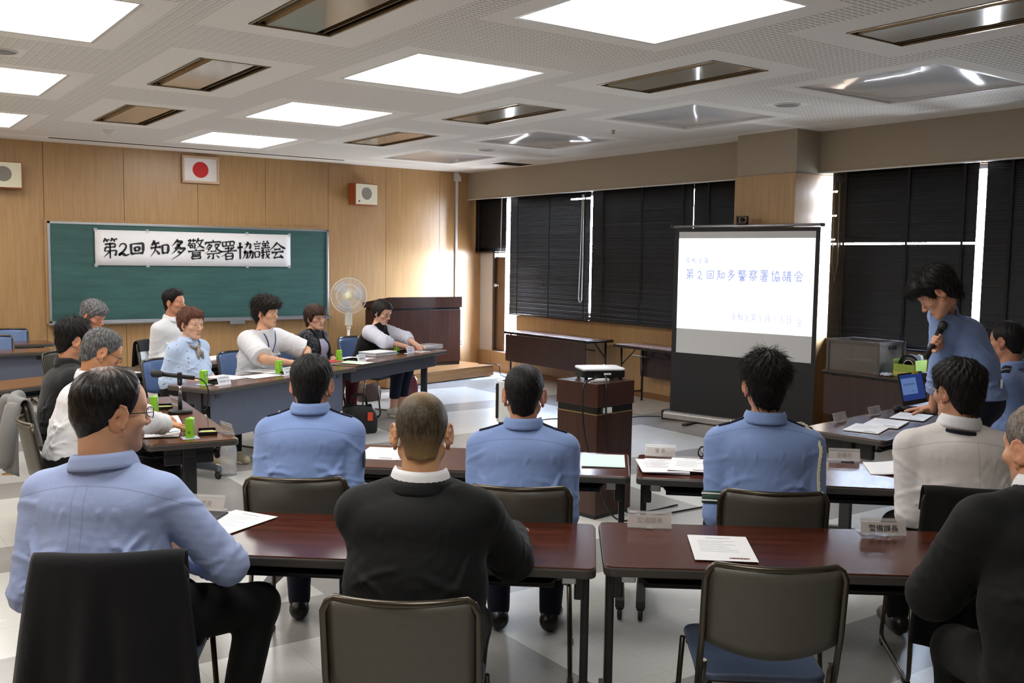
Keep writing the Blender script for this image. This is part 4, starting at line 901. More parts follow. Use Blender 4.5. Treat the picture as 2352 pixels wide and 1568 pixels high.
b = MB(); vs, fs = text_mb('第2回知多警察署協議会', .0155, M=M @ Matrix.Translation((-.045,.142,.0018))); b.add(vs, fs); vs, fs = text_mb('令和8年5月15日', .009, M=M @ Matrix.Translation((-.0,.092,.0018))); b.add(vs, fs); b.build('slide_text', emit('laptop_text', (30,44,96), .4), lp)
MB().prism(rrect(.10,.018,.001,1,.07,.219), .0, .001, M=M).build('sticker', flat('yellow_sticker', (226,206,40), .6), lp)
for k, pts in enumerate(([(6.0,3.70,.71),(6.1,3.60,.712),(6.3,3.58,.71),(6.5,3.57,.712)], [(5.95,3.78,.726),(6.05,3.66,.728),(6.25,3.55,.727),(6.45,3.50,.71)], [(6.05,3.82,.71),(6.1,3.72,.712),(6.0,3.62,.71),(6.2,3.53,.71)])):
    tag(MB().tube(smooth_path(pts, 8), .006, 6).build('laptop_cable', M_cab), 'black cable bundled in front of the laptop', 'cable', 'laptop cables')
hm = empty('handheld_microphone', (5.98,3.80,TZ+.022), R(-25), 'black handheld microphone lying beside the laptop', 'microphone'); MB().tube([(-.02,0,0),(.12,0,0)], [.019,.015], 14).build('handle', M_dark, hm); MB().tube([(-.07,0,0),(-.055,0,0),(-.03,0,0),(-.02,0,0)], [.012,.023,.023,.018], 14).build('grille', flat('mic_grille', (40,40,42), .6), hm)
MB().tube([(.10,0,0),(.115,0,0)], .0162, 12).build('orange_ring', flat('orange_tag', (220,90,40), .5), hm)
# floor things
e = empty('air_purifier', (5.70,8.12,0), R(-125), 'white and black floor tower behind the middle officer head', 'air purifier'); MB().prism(rrect(.20,.20,.07), .03, .455).build('body', M_white, e, bevel=.01); MB().prism(rrect(.17,.03,.01,3,0,-.095), .07, .43).build('front_grille', M_dark, e); MB().prism(rrect(.16,.16,.06), 0, .03).build('base', M_dark, e); MB().lathe([(.05,.455),(.07,.458),(.075,.455)], 24).build('outlet_ring', flat('navy_ring', (40,44,90), .4), e)
def bag(x, y, deg, w, d, h, mat, label, handle=True, extra=None):
    e = empty('bag', (x, y, 0), R(deg), label, 'bag'); b = MB(); n = 16; g = []
    for k, (z, s) in enumerate(((0,.92),(.02,1),(h*.5,1.03),(h*.85,.9),(h,.72))): g.append([(w/2*s*math.copysign(abs(math.cos(a))**.5, math.cos(a)), d/2*s*math.copysign(abs(math.sin(a))**.5, math.sin(a)), z+.012*math.sin(3*a)*(k > 2)) for a in [2*math.pi*i/n for i in range(n+1)]])
    b.sheet(g); b.add(g[-1][:-1], [tuple(range(n))]); b.add(g[0][:-1], [tuple(range(n-1,-1,-1))]); b.build('body', mat, e)
    if handle:
        for s in (-1,1): MB().tube(bez([(-w*.22,s*d*.2,h*.9),(-w*.2,s*d*.25,h+.11),(w*.2,s*d*.25,h+.11),(w*.22,s*d*.2,h*.9)], .06), .008, 6).build('handle', mat, e)
    return e
e = bag(4.18,8.45,-20,.36,.2,.26,flat('black_nylon',(16,16,18),.6,bump=.1),'black bag with an orange tag under the joint of the committee tables'); MB().cbox((.10,-.108,.17),(.05,.006,.08)).build('orange_tag', flat('luggage_orange', (226,74,30), .5), e)
bag(5.84,10.42,-20,.22,.12,.24,flat('maroon_leather',(84,22,30),.4),'maroon handbag on the floor behind the woman in the black vest')
bag(5.22,10.28,10,.30,.14,.20,flat('brown_leather',(70,48,36),.5),'brown bag on the floor behind the chair of the woman in the black vest',False)
t = NT('floral_fabric'); vo = t.n('ShaderNodeTexVoronoi'); vo.inputs['Scale'].default_value = 42; t.l(t.coord(), vo.inputs['Vector']); t.set(Base_Color=t.ramp(vo.outputs['Color'], [(0,lin((40,70,50))),(.4,lin((120,140,120))),(.6,lin((190,180,160))),(.9,lin((150,60,70)))]), Roughness=.8)
bag(2.05,7.42,20,.30,.16,.24,t.m,'flower patterned bag on the floor under the left table end',False)
tag(MB().lathe([(.0,0),(.06,0),(.065,.2),(.05,.26),(0,.26)], 16).build('plastic_bottle_bag', clear_plastic('film', (200,200,205), .4, .2), loc=(2.50,7.30,0)), 'clear plastic bag standing on the floor by the beige sneakers', 'bag')
tag(MB().lathe([(.055,0),(.055,.002),(.05,.004),(0,.004)], 24).build('floor_outlet', flat('brass_cap', (150,122,70), .35, .7), loc=(1.10,8.2,0)), 'round brass floor outlet at the left edge', 'floor outlet')
# ------------------------------------------------------------------ people: smooth unions of limbs meshed as one skin
A3 = lambda v: np.array(v, dtype=np.float64)
class Cap:                                   # tapered capsule, optionally wider along direction s by factor kx, cut by a plane
    def __init__(s, a, b, ra, rb=None, k=.03, side=None, kx=1.0, cut=None, off=0):
        s.a, s.b, s.ra, s.rb, s.k, s.side, s.kx, s.cut = A3(a), A3(b), ra, ra if rb is None else rb, k, side, kx, cut
        r = max(s.ra, s.rb)*max(kx, 1); s.lo = np.minimum(s.a, s.b)-r; s.hi = np.maximum(s.a, s.b)+r
    def d(s, X, Y, Z, off=0):
        ba = s.b-s.a; bb = max(ba@ba, 1e-9); x, y, z = X-s.a[0], Y-s.a[1], Z-s.a[2]
        h = np.clip((x*ba[0]+y*ba[1]+z*ba[2])/bb, 0, 1); x = x-ba[0]*h; y = y-ba[1]*h; z = z-ba[2]*h
        if s.side is not None:
            q = (x*s.side[0]+y*s.side[1]+z*s.side[2])*(1-1/s.kx); x = x-q*s.side[0]; y = y-q*s.side[1]; z = z-q*s.side[2]
        r = np.sqrt(x*x+y*y+z*z)-(s.ra+(s.rb-s.ra)*h)-off
        if s.cut is not None: p, n = s.cut; r = np.maximum(r, (X-p[0])*n[0]+(Y-p[1])*n[1]+(Z-p[2])*n[2])
        return r
class Ell:
    def __init__(s, c, r, M=None, k=.02):
        s.c, s.r, s.M, s.k = A3(c), A3(r), np.eye(3) if M is None else np.array(M), k; m = max(r); s.lo = s.c-m; s.hi = s.c+m
    def d(s, X, Y, Z, off=0):
        x, y, z = X-s.c[0], Y-s.c[1], Z-s.c[2]; q = [x*s.M[0,i]+y*s.M[1,i]+z*s.M[2,i] for i in range(3)]; r = s.r+off
        k0 = np.sqrt(sum((q[i]/r[i])**2 for i in range(3))); k1 = np.sqrt(sum((q[i]/r[i]**2)**2 for i in range(3)))+1e-6
        return k0*(k0-1)/k1
class Fld:
    def __init__(s, xs, ys, zs): s.ax = [np.asarray(a) for a in (xs, ys, zs)]; s.F = np.full(tuple(len(a) for a in s.ax), .4, np.float32)
    def sl(s, lo, hi):
        i0 = [max(0, np.searchsorted(a, l)-1) for a, l in zip(s.ax, lo)]; i1 = [min(len(a), np.searchsorted(a, h)+1) for a, h in zip(s.ax, hi)]
        S = tuple(slice(a, b) for a, b in zip(i0, i1)); g = [s.ax[i][S[i]].astype(np.float32) for i in range(3)]
        return S, g[0][:,None,None], g[1][None,:,None], g[2][None,None,:]
    def add(s, p, off=0, op='u', k=None):
        k = p.k if k is None else k; m = off+k+.025; S, X, Y, Z = s.sl(p.lo-m, p.hi+m)
        A = s.F[S]
        if A.size == 0: return
        d = p.d(X, Y, Z, off)
        if op == 'u': h = np.clip(.5+.5*(A-d)/k, 0, 1); s.F[S] = A+(d-A)*h-k*h*(1-h)
        else: d = -d; h = np.clip(.5-.5*(A-d)/k, 0, 1); s.F[S] = A+(d-A)*h+k*h*(1-h)
    def full(s): return s.ax[0].astype(np.float32)[:,None,None], s.ax[1].astype(np.float32)[None,:,None], s.ax[2].astype(np.float32)[None,None,:]
    def net(s):
        F = s.F; I = F < 0; n = np.zeros(tuple(q-1 for q in F.shape), np.uint8); C = [(i,j,k) for i in (0,1) for j in (0,1) for k in (0,1)]
        sh = n.shape
        for c in C: n += I[c[0]:c[0]+sh[0], c[1]:c[1]+sh[1], c[2]:c[2]+sh[2]]
        act = (n > 0) & (n < 8); ijk = np.argwhere(act); idx = np.full(sh, -1, np.int32); idx[act] = np.arange(len(ijk))
        V = np.zeros((len(ijk), 3)); cnt = np.zeros(len(ijk))
        for c0 in C:
            for ax in range(3):
                if c0[ax]: continue
                c1 = list(c0); c1[ax] = 1; a = ijk+c0; b = ijk+c1
                f0 = F[a[:,0],a[:,1],a[:,2]]; f1 = F[b[:,0],b[:,1],b[:,2]]; m = (f0 < 0) != (f1 < 0)
                t = np.where(m, f0/np.where(m, f0-f1, 1), 0)
                for d in range(3):
                    p0 = s.ax[d][a[:,d]]; p1 = s.ax[d][b[:,d]]; V[:,d] += np.where(m, p0+t*(p1-p0), 0)
                cnt += m
        V /= cnt[:,None]; Q = []
        for ax in range(3):
            o = [1 if d == ax else 0 for d in range(3)]; A = I[:I.shape[0]-o[0], :I.shape[1]-o[1], :I.shape[2]-o[2]]; B = I[o[0]:, o[1]:, o[2]:]
            e = np.argwhere(A != B); u, v = [d for d in range(3) if d != ax]
            ok = (e[:,u] > 0) & (e[:,v] > 0) & (e[:,u] < I.shape[u]-1) & (e[:,v] < I.shape[v]-1); e = e[ok]; fl = A[e[:,0],e[:,1],e[:,2]]
            cells = []
            for du, dv in ((-1,-1),(0,-1),(0,0),(-1,0)):
                q = e.copy(); q[:,u] += du; q[:,v] += dv; cells.append(idx[q[:,0],q[:,1],q[:,2]])
            q = np.stack(cells, 1); flip = fl if ax != 1 else ~fl; q[~flip] = q[~flip][:, ::-1]; Q.append(q)
        return V, np.concatenate(Q)
def np_mesh(name, V, Q, mat, parent=None, attrs=None, smooth_it=0):
    if smooth_it:
        e = np.concatenate([Q[:,[0,1]], Q[:,[1,2]], Q[:,[2,3]], Q[:,[3,0]]])
        for _ in range(smooth_it):
            S = np.zeros_like(V); c = np.zeros(len(V)); np.add.at(S, e[:,0], V[e[:,1]]); np.add.at(S, e[:,1], V[e[:,0]]); np.add.at(c, e[:,0], 1); np.add.at(c, e[:,1], 1); V = V*.5+S/np.maximum(c,1)[:,None]*.5
    me = bpy.data.meshes.new(name); me.vertices.add(len(V)); me.vertices.foreach_set('co', V.astype(np.float32).ravel())
    me.loops.add(Q.size); me.loops.foreach_set('vertex_index', Q.astype(np.int32).ravel()); me.polygons.add(len(Q))
    me.polygons.foreach_set('loop_start', np.arange(0, Q.size, 4, dtype=np.int32)); me.polygons.foreach_set('use_smooth', np.ones(len(Q), bool))
    me.update(calc_edges=True); me.validate()
    for k, a in (attrs or {}).items():
        if len(a) == len(me.vertices): me.attributes.new(k, 'FLOAT', 'POINT').data.foreach_set('value', a.astype(np.float32))
    me.materials.append(mat); o = bpy.data.objects.new(name, me); COL.objects.link(o)
    if parent is not None: o.parent = parent
    return o
def grid(prims, h, m=.03, fine=()):
    lo = np.min([p.lo for p in prims], 0)-m; hi = np.max([p.hi for p in prims], 0)+m; out = []
    for d in range(3):
        iv = sorted([(max(lo[d], f[0][d]), min(hi[d], f[1][d]), f[2]) for f in fine]); x = lo[d]; a = [x]
        while x < hi[d]:
            st = h
            for q in iv:
                if q[0]-.004 <= x < q[1]: st = min(st, q[2])
            x += st; a.append(x)
        out.append(np.array(a))
    return out
def unit(v): v = A3(v); return v/max(np.linalg.norm(v), 1e-9)
def ik(sh, t, l1, l2, pole):
    v = t-sh; d = np.linalg.norm(v); 
    if d > (l1+l2)*.995: t = sh+v/d*(l1+l2)*.995; d = (l1+l2)*.995; v = t-sh
    u = v/d; a = (l1*l1-l2*l2+d*d)/(2*d); h = math.sqrt(max(l1*l1-a*a, 0)); p = A3(pole)-u*(A3(pole)@u); p = unit(p)
    return sh+u*a+p*h, t
def rot3(yaw, pitch, roll): return np.array((Matrix.Rotation(yaw,3,'Z') @ Matrix.Rotation(-pitch,3,'X') @ Matrix.Rotation(roll,3,'Y')))
def lens_mat():
    if 'spectacle_lens' in _mats: return _mats['spectacle_lens']
    t = NT('spectacle_lens'); t.t.nodes.remove(t.b); g = t.n('ShaderNodeBsdfGlossy'); g.inputs['Roughness'].default_value = .03; tr = t.n('ShaderNodeBsdfTransparent'); mx = t.n('ShaderNodeMixShader'); mx.inputs[0].default_value = .08
    t.l(tr.outputs[0], mx.inputs[1]); t.l(g.outputs[0], mx.inputs[2]); t.l(mx.outputs[0], t.out.inputs[0]); _mats['spectacle_lens'] = t.m; return t.m
def skin_mat(name, rgb, stub=0):
    if name in _mats: return _mats[name]
    t = NT(name); v = t.coord(); n = t.noise(v, 30, 4, .6); n2 = t.noise(v, 260, 2)
    c = lin(rgb); lo = tuple(x*f for x, f in zip(c[:3], (.90,.84,.82)))+(1,)
    col = t.mix(n, lo, c); lip = t.attr('lip'); col = t.mix(t.math('MULTIPLY', lip.outputs['Fac'], .55), col, lin((150,80,72)))
    red = t.attr('flush'); col = t.mix(t.math('MULTIPLY', red.outputs['Fac'], .4), col, lin((196,110,84)))
    if stub: st = t.attr('stubble'); col = t.mix(t.math('MULTIPLY', st.outputs['Fac'], stub), col, lin((96,78,70)))
    t.set(Base_Color=col, Roughness=.46); t.b.inputs['Specular IOR Level'].default_value = .4
    t.b.inputs['Subsurface Weight'].default_value = .08; t.b.inputs['Subsurface Radius'].default_value = (.012,.005,.003)
    t.bump(n2, .06, .001); _mats[name] = t.m; return t.m
def hair_mat(name, dark, light, rough=.55, skin=None):
    if name in _mats: return _mats[name]
    t = NT(name); v = t.coord((1,1,.25)); n = t.noise(v, 150, 3, .7); n2 = t.noise(t.coord(), 14, 3)
    col = t.mix(t.math('MULTIPLY', t.ramp(n, [(.4,(0,0,0)),(.68,(1,1,1))]), 1), lin(dark), lin(light)); col = t.mix(t.math('MULTIPLY', n2, .3), col, lin(dark))
    if skin is not None: sp = t.attr('sparse'); col = t.mix(t.math('MULTIPLY', sp.outputs['Fac'], t.ramp(n, [(.3,(1,1,1)),(.75,(.35,.35,.35))])), col, lin(skin))
    t.set(Base_Color=col, Roughness=rough); t.b.inputs['Specular IOR Level'].default_value = .22; t.bump(n, .4, .002); _mats[name] = t.m; return t.m
def cloth_mat(name, rgb, yoke=None, pleat=None, rough=.85, var=.05, weave=700, pat=None, sheen=.15, fold=.35):
    if name in _mats: return _mats[name]
    t = NT(name); v = t.coord(); n = t.noise(v, 9, 3); c = lin(rgb); lo = tuple(x*(1-var) for x in c[:3])+(1,)
    col = t.mix(n, lo, c)
    wv = t.noise(v, weave, 2); cr = t.noise(t.coord((1,1,.7), rot=(.3,.5,.2)), 16, 3, .55, 1.2); h = t.math('ADD', t.math('MULTIPLY', wv, .06), t.math('MULTIPLY', cr, fold))
    tc = t.n('ShaderNodeTexCoord'); sx = t.n('ShaderNodeSeparateXYZ'); t.l(tc.outputs['Object'], sx.inputs[0])
    if yoke is not None:
        zz = t.math('ADD', sx.outputs[2], t.math('MULTIPLY', t.math('MULTIPLY', sx.outputs[0], sx.outputs[0]), .9))
        ln = t.math('LESS_THAN', t.math('ABSOLUTE', t.math('SUBTRACT', zz, yoke)), .0022); h = t.math('SUBTRACT', h, t.math('MULTIPLY', ln, .12)); col = t.mix(t.math('MULTIPLY', ln, .35), col, tuple(x*.45 for x in c[:3])+(1,))  # seam line darkened for its thread and the shade of the stitching
        if pleat is not None:
            for px in pleat:
                l2 = t.math('MULTIPLY', t.math('LESS_THAN', t.math('ABSOLUTE', t.math('SUBTRACT', sx.outputs[0], px)), .0022), t.math('LESS_THAN', zz, yoke)); h = t.math('SUBTRACT', h, t.math('MULTIPLY', l2, .12)); col = t.mix(t.math('MULTIPLY', l2, .3), col, tuple(x*.45 for x in c[:3])+(1,))
    if pat is not None:
        vo = t.n('ShaderNodeTexNoise'); vo.inputs['Scale'].default_value = pat[1]; vo.inputs['Detail'].default_value = 2; vo.inputs['Distortion'].default_value = 2.5; t.l(v, vo.inputs['Vector'])
        col = t.mix(t.ramp(vo.outputs[0], [(pat[2],(0,0,0)),(pat[2]+.03,(1,1,1))]), col, lin(pat[0]))
    t.set(Base_Color=col, Roughness=rough); t.b.inputs['Specular IOR Level'].default_value = .25; t.b.inputs['Sheen Weight'].default_value = sheen
    t.bump(h, .55, .012); _mats[name] = t.m; return t.m
HL = {  # hairline: forward position -> lowest hair height
 'short': ([-.12,-.06,-.035,-.020,.004,.022,.040,.060,.075,.12], [-.085,-.080,-.058,-.010,-.004,-.012,.012,.050,.066,.070]),
 'receding': ([-.12,-.06,-.035,-.020,.004,.022,.040,.060,.075,.12], [-.085,-.080,-.058,-.010,-.004,-.010,.025,.075,.085,.090]),
 'mop': ([-.12,-.06,-.035,-.020,.004,.025,.045,.065,.085,.12], [-.095,-.090,-.068,-.020,-.010,-.025,.010,.036,.044,.040]),
 'bob': ([-.12,-.06,-.03,-.005,.012,.030,.045,.060,.080,.12], [-.080,-.080,-.075,-.068,-.060,-.020,.025,.055,.066,.070]),
 'bangs': ([-.12,-.06,-.03,-.012,.010,.030,.045,.060,.080,.12], [-.100,-.098,-.085,-.060,-.050,-.045,-.020,.026,.028,.028]),
 'perm': ([-.12,-.06,-.03,-.015,.008,.030,.045,.060,.080,.12], [-.075,-.072,-.060,-.020,-.010,-.010,.020,.048,.058,.060]),
}
def person(label, loc, face, Ht, top, low, hair, skin=(208,160,128), g=1.0, seat=True, nb=(0,.02), bow=-.02, turn=0, head=(0,0,0), hoff=(0,.03), hs=1.0, hands=None, fat=0, fem=False, shw=1.0, fine=.0042, handh=.005, hg=.0075, shoes=((20,20,22),), feet=None, pz=.597, stub=0, buzz=False, collar=None, glasses=None, closed=False, hipx=0, sole=None, eyes=True, ear=1.1, nbd=.300, socks=None):
    s = (Ht-.43)/.87 if seat else (Ht)/1.70
    pel = A3((hipx, 0, pz)); NB = A3((nb[0], nb[1], Ht-nbd*s)) if seat else A3((nb[0], nb[1], nb[2])); up = unit(NB-pel); ty = R(turn); rt = A3((math.cos(ty), math.sin(ty), 0)); fw = A3((-math.sin(ty), math.cos(ty), 0))
    lerp = lambda t, b=0: pel+(NB-pel)*t+A3((0,1,0))*b
    Hc = A3((NB[0]+hoff[0], NB[1]+hoff[1], Ht-.118*hs)) if len(hoff) == 2 else A3(hoff); Rh = rot3(*[R(q) for q in head]); hp = lambda p: Hc+Rh @ (A3(p)*hs)
    wch = 1.0 if not fem else .90
    SH = {q: NB+rt*q*.172*s*shw*wch+up*(-.060*s)+fw*.0 for q in (-1, 1)}
    l1, l2 = .285*s, .245*s
    AR = {}; hands = hands or {}
    for q in (-1, 1):
        hd = hands.get(q, {}); t = A3(hd.get('at', (q*.16, .16, .69))); pole = hd.get('pole', (q*.30, -.5, -.8)); el, wr = ik(SH[q], t, l1, l2, pole); AR[q] = (SH[q], el, wr, hd)
    LG = {}
    for q in (-1, 1):
        f = (feet or {}).get(q, {})
        hip = pel+A3((q*.088*g, .0, -.02)); kn = A3(f.get('knee', (q*.13, .42, .495) if seat else (q*.10, .03, .49))); an = A3(f.get('ankle', (q*.12, .40, .095) if seat else (q*.10, -.02, .095))); LG[q] = (hip, kn, an, f.get('dir', (q*.15, 1, 0)))
    # --- limbs
    torso = [Ell(pel+A3((0,-.01,0)), (.172*g, .128*g, .135), k=.05),
             Cap(lerp(.05), lerp(.40, bow), .103*g, .108*g, .05, rt, 1.48), Cap(lerp(.38, bow), lerp(.74, bow*1.2), .108*g*wch, .108*wch, .05, rt, 1.50),
             Cap(SH[-1]*.82+SH[1]*.18+A3((0,-.012,-.035)), SH[1]*.82+SH[-1]*.18+A3((0,-.012,-.035)), .078*s, .078*s, .05),
             Cap(SH[-1]*.97+SH[1]*.03, SH[1]*.97+SH[-1]*.03, .052*s, .052*s, .04)]
    if g > 1.05: torso.append(Ell(lerp(.30, .045), (.150*g, .135*g, .16), k=.06))
    if fem: torso += [Ell(lerp(.60)+rt*q*.07+fw*.085, (.06,.05,.06), k=.05) for q in (-1, 1)]
    trap = [Cap(NB+rt*q*.024+up*.016*s-fw*.008, SH[q]*.8+NB*.2+up*.010, .043*s, .042*s, .035) for q in (-1, 1)]
    arms = []; 
    for q in (-1, 1):
        a, e_, w_, hd = AR[q]; arms.append([Cap(a, e_, .054*s*(.92 if fem else 1)*(1+.3*(g-1)), .043*s, .016), Cap(e_, w_, .043*s, .028*s, .016)])
    legs = []
    for q in (-1, 1):
        hip, kn, an, d_ = LG[q]; legs.append([Cap(hip, kn, .085*g, .058, .04), Cap(kn, an, .056, .038, .03)])
    feetp = [Cap(LG[q][2]+A3((0,0,-.05)), LG[q][2]+unit(LG[q][3])*.15+A3((0,0,-.062)), .036, .030, .02) for q in (-1, 1)]
    neck = [Cap(hp((0,-.028,-.045)), NB+up*.0, .052*hs*(1+.25*fat)*(.9 if fem else 1), .062*s*(1+.2*fat)*(.88 if fem else 1), .03)]
    # --- head
    H = []; U = lambda p, k=.012: H.append((p, 'u', k*hs)); D = lambda p, k=.004: H.append((p, 's', k*hs))
    E = lambda c, r: Ell(hp(c), A3(r)*hs, Rh); K = lambda a, b, ra, rb=None: Cap(hp(a), hp(b), ra*hs, (ra if rb is None else rb)*hs)
    jw = .92 if fem else 1.0
    U(E((0,-.006,.028), (.0755,.098,.088))); U(E((0,.03,.03), (.064,.062,.062)), .02); U(E((0,.034,-.035), (.058*jw+.006*fat,.056,.072)), .02)
    for q in (-1, 1):
        U(K((q*.049*jw,-.002,-.058), (q*.018,.066,-.104), .020+.008*fat, .0175), .03); U(E((q*.043,.054,-.026), (.026+.007*fat,.026,.022)), .02)
    U(K((0,-.01,-.065), (0,.045,-.092), .038+.010*fat, .030), .02); U(K((-.008,.076,-.106),(.008,.076,-.106), .0165), .015); U(E((0,.076,-.072), (.029,.019,.024)), .012)
    U(K((-.042,.072,.020), (.042,.072,.020), .0125), .015); U(K((0,.086,.006), (0,.109,-.031), .0075,.0105), .010); U(E((0,.110,-.035), (.0125,.0115,.010)), .006)
    for q in (-1, 1): U(E((q*.0135,.100,-.039), (.0085,.010,.008)), .006)
    for q in (-1, 1):
        D(E((q*.031,.112,.004), (.020,.020,.014)), .014); U(E((q*.031,.074,.0), (.0185,.0135,.0125)), .008)
        if not closed: D(E((q*.031,.093,-.0015), (.0165,.0125,.0050)), .0015)
    U(K((-.017,.0905,-.0655),(.017,.0905,-.0655), .0062), .006); U(K((-.014,.0905,-.0775),(.014,.0905,-.0775), .0072), .006); D(K((-.021,.1005,-.0712),(.021,.1005,-.0712), .0030), .002)
    for q in (-1, 1):
        er = Rh @ np.array(Matrix.Rotation(R(-12),3,'X') @ Matrix.Rotation(R(q*-24),3,'Z')); U(Ell(hp((q*.079,-.014,-.010)), A3((.0085,.020*ear,.032*ear))*hs, er), .006)
        ec = hp((q*.079,-.014,-.010)); EP = lambda p: ec+er @ (A3(p)*hs); ring = [EP((q*.006, .0185*ear*math.cos(a), .030*ear*math.sin(a))) for a in [R(-40+34*i) for i in range(8)]]
        for a, b in zip(ring[:-1], ring[1:]): U(Cap(a, b, .0042*hs, .0042*hs), .003)
        U(E((q*.079,-.002,-.040*ear), (.0065,.009*ear,.011*ear)), .005); D(Ell(EP((q*.012,.003*ear,-.003)), A3((.0085,.0090*ear,.014*ear))*hs, er), .002); U(Ell(EP((q*.004,.014*ear,-.004)), A3((.005,.004,.006))*hs, er), .003)
    # --- hands: palm, four unequal fingers in three joints, thumb from the side of the palm
    HD = []; fineb = [(np.min([p.lo for p, o, k in H if o == 'u'], 0)-.01, np.max([p.hi for p, o, k in H if o == 'u'], 0)+.01, fine)]
    for q in (-1, 1):
        a, e_, w_, hd = AR[q]; d = unit(hd.get('dir', unit(w_-e_))); n = A3(hd.get('palm', (0,0,-1))); n = unit(n-d*(n@d)); sd = unit(np.cross(d, n))*(-q)   # sd points to the thumb side
        sc = s*(.90 if fem else 1.0); curl = hd.get('curl', .45); P = []
        P.append(Cap(w_, w_+d*.03*sc, .027*sc, .024*sc, .012, sd, 1.15)); P.append(Cap(w_+d*.03*sc, w_+d*.080*sc, .0145*sc, .0125*sc, .010, sd, 2.5))
        for j, (o_, ln, rr) in enumerate(((.030,.070,.0088),(.010,.078,.0090),(-.010,.073,.0085),(-.029,.058,.0075))):
            b0 = w_+d*(.082-.004*abs(j-1.2))*sc+sd*o_*sc; c = curl*(1+.10*j); dd = d+sd*o_*2.2*hd.get('spread', .5); ang = 0; p = b0
            for l_, f_ in ((.45, .75), (.31, 1.15), (.24, .85)):
                ang += c*f_; v = unit(dd)*math.cos(ang)+n*math.sin(ang); p2 = p+v*ln*l_*sc; P.append(Cap(p, p2, rr*sc, rr*.92*sc, .0035)); p = p2
        tc = hd.get('thumb', .5); p = w_+d*.022*sc+sd*.028*sc
        for l_, v in ((.042, unit(d*.62+sd*.78+n*.25*tc)), (.032, unit(d*.86+sd*.42+n*.6*tc)), (.026, unit(d*.95+sd*.1+n*.8*tc))):
            p2 = p+v*l_*sc; P.append(Cap(p, p2, .0112*sc, .0098*sc, .006)); p = p2
        HD.append(P); fineb.append((np.min([c.lo for c in P], 0)-.004, np.max([c.hi for c in P], 0)+.004, handh))
    flatp = torso+trap+sum(arms, [])+sum(legs, [])+feetp+neck
    F = Fld(*grid(flatp+[p for p, o, k in H if o == 'u']+sum(HD, []), .011, .02, fineb))
    for p in flatp: F.add(p)
    for P in HD:
        for p in P: F.add(p)
    HF = Fld(*F.ax) if False else F
    for p, o, k in H: F.add(p, 0, o, k)
    V, Q = F.net(); q = (V-Hc) @ Rh/hs
    lip = np.clip(1-np.abs((q[:,2]+.0715)/.012), 0, 1)*(np.abs(q[:,0]) < .021)*(q[:,1] > .082); lip = np.clip(lip*2.2, 0, 1)
    dist = np.linalg.norm(q, axis=1) < .2
    fl = np.clip(1-np.linalg.norm((q-A3((0,.10,-.035)))/A3((.02,.03,.02)), axis=1), 0, 1)+np.clip(1.25-np.abs(np.abs(q[:,0])-.083)/.012, 0, 1)*(np.abs(q[:,2]+.01) < .045)*(np.abs(q[:,1]+.01) < .035)*.6
    st = np.clip((-.045-q[:,2])/.02, 0, 1)*np.clip((q[:,1]-.0)/.03, 0, 1)*(q[:,2] > -.14)*dist*(1-lip)
    skm = skin_mat('skin_%d_%d_%d%s' % (*skin, '_shaven' if stub else ''), skin, stub)
    body = np_mesh('person', V, Q, skm, None, dict(lip=lip*dist, flush=np.clip(fl,0,1)*dist, stubble=st)); body.location = loc; body.rotation_euler = (0, 0, R(face-90)); tag(body, label, 'person')
    # --- hair
    if hair:
        st_ = hair['style']; yl, zl = HL[st_]; tt, ts, am = hair.get('top', .02), hair.get('side', .012), hair.get('amp', .004); hf = hair.get('h', .0042)
        lo, hi = A3((-.125,-.15,-.14)), A3((.125,.145,.165)); cr = [hp((x,y,z)) for x in (lo[0],hi[0]) for y in (lo[1],hi[1]) for z in (lo[2],hi[2])]; lo, hi = np.min(cr,0), np.max(cr,0)
        G = Fld(*[np.arange(lo[d], hi[d], hf) for d in range(3)]); X, Y, Z = G.full(); x, y, z = X-Hc[0], Y-Hc[1], Z-Hc[2]
        qx, qy, qz = [(x*Rh[0,i]+y*Rh[1,i]+z*Rh[2,i])/hs for i in range(3)]
        e1 = Ell((0,-.006,.028), (.0755,.098,.088)).d(qx,qy,qz); e2 = Ell((0,.03,.03), (.064,.062,.062)).d(qx,qy,qz); k = .02
        h_ = np.clip(.5+.5*(e1-e2)/k, 0, 1); S = e1+(e2-e1)*h_-k*h_*(1-h_); e3 = Cap((0,-.045,-.02), (0,-.042,-.095), .052, .046).d(qx,qy,qz); h_ = np.clip(.5+.5*(S-e3)/k, 0, 1); S = S+(e3-S)*h_-k*h_*(1-h_)
        ph = np.arctan2(qx, qy+.035); rz = hair.get('seed', 0); wv = .55*np.sin(17*ph+4*np.sin(38*qz+rz)+rz)+.45*np.sin(31*ph+6*np.sin(25*qz+2*rz)+2.1*rz)+.5*np.sin(70*qx+rz)*np.sin(60*qy+40*qz+rz)
        tw = np.clip((qz-.01)/.075, 0, 1); zb0 = np.interp(qy.ravel(), yl, zl).reshape(qy.shape); tp_ = np.clip((qz-zb0)/.055, 0, 1); tp_ = 1 if hair.get('cover') else (.15+.85*tp_ if st_ == 'short' or st_ == 'receding' else .5+.5*tp_); th = (ts+(tt-ts)*tw+am*wv*(.35+.65*tw))*tp_; fr = hair.get('front', 0); th = th+fr*np.clip((qy-.03)/.05, 0, 1)*tw
        if 'bk' in hair: th = th+tp_*hair['bk']*np.clip((-qy-.02)/.06, 0, 1)*np.clip((qz+.09)/.05, 0, 1)
        zb = np.interp(qy.ravel(), yl, zl).reshape(qy.shape)+hair.get('lift', 0)+hair.get('rag', .004)*(np.sin(95*qx+40*qy+rz)+.7*np.sin(160*qy-60*qx))*.7
        m = (zb-qz)*.8; k = .010; a = S-th; h_ = np.clip(.5-.5*(m-a)/k, 0, 1); f = m+(a-m)*h_+k*h_*(1-h_)
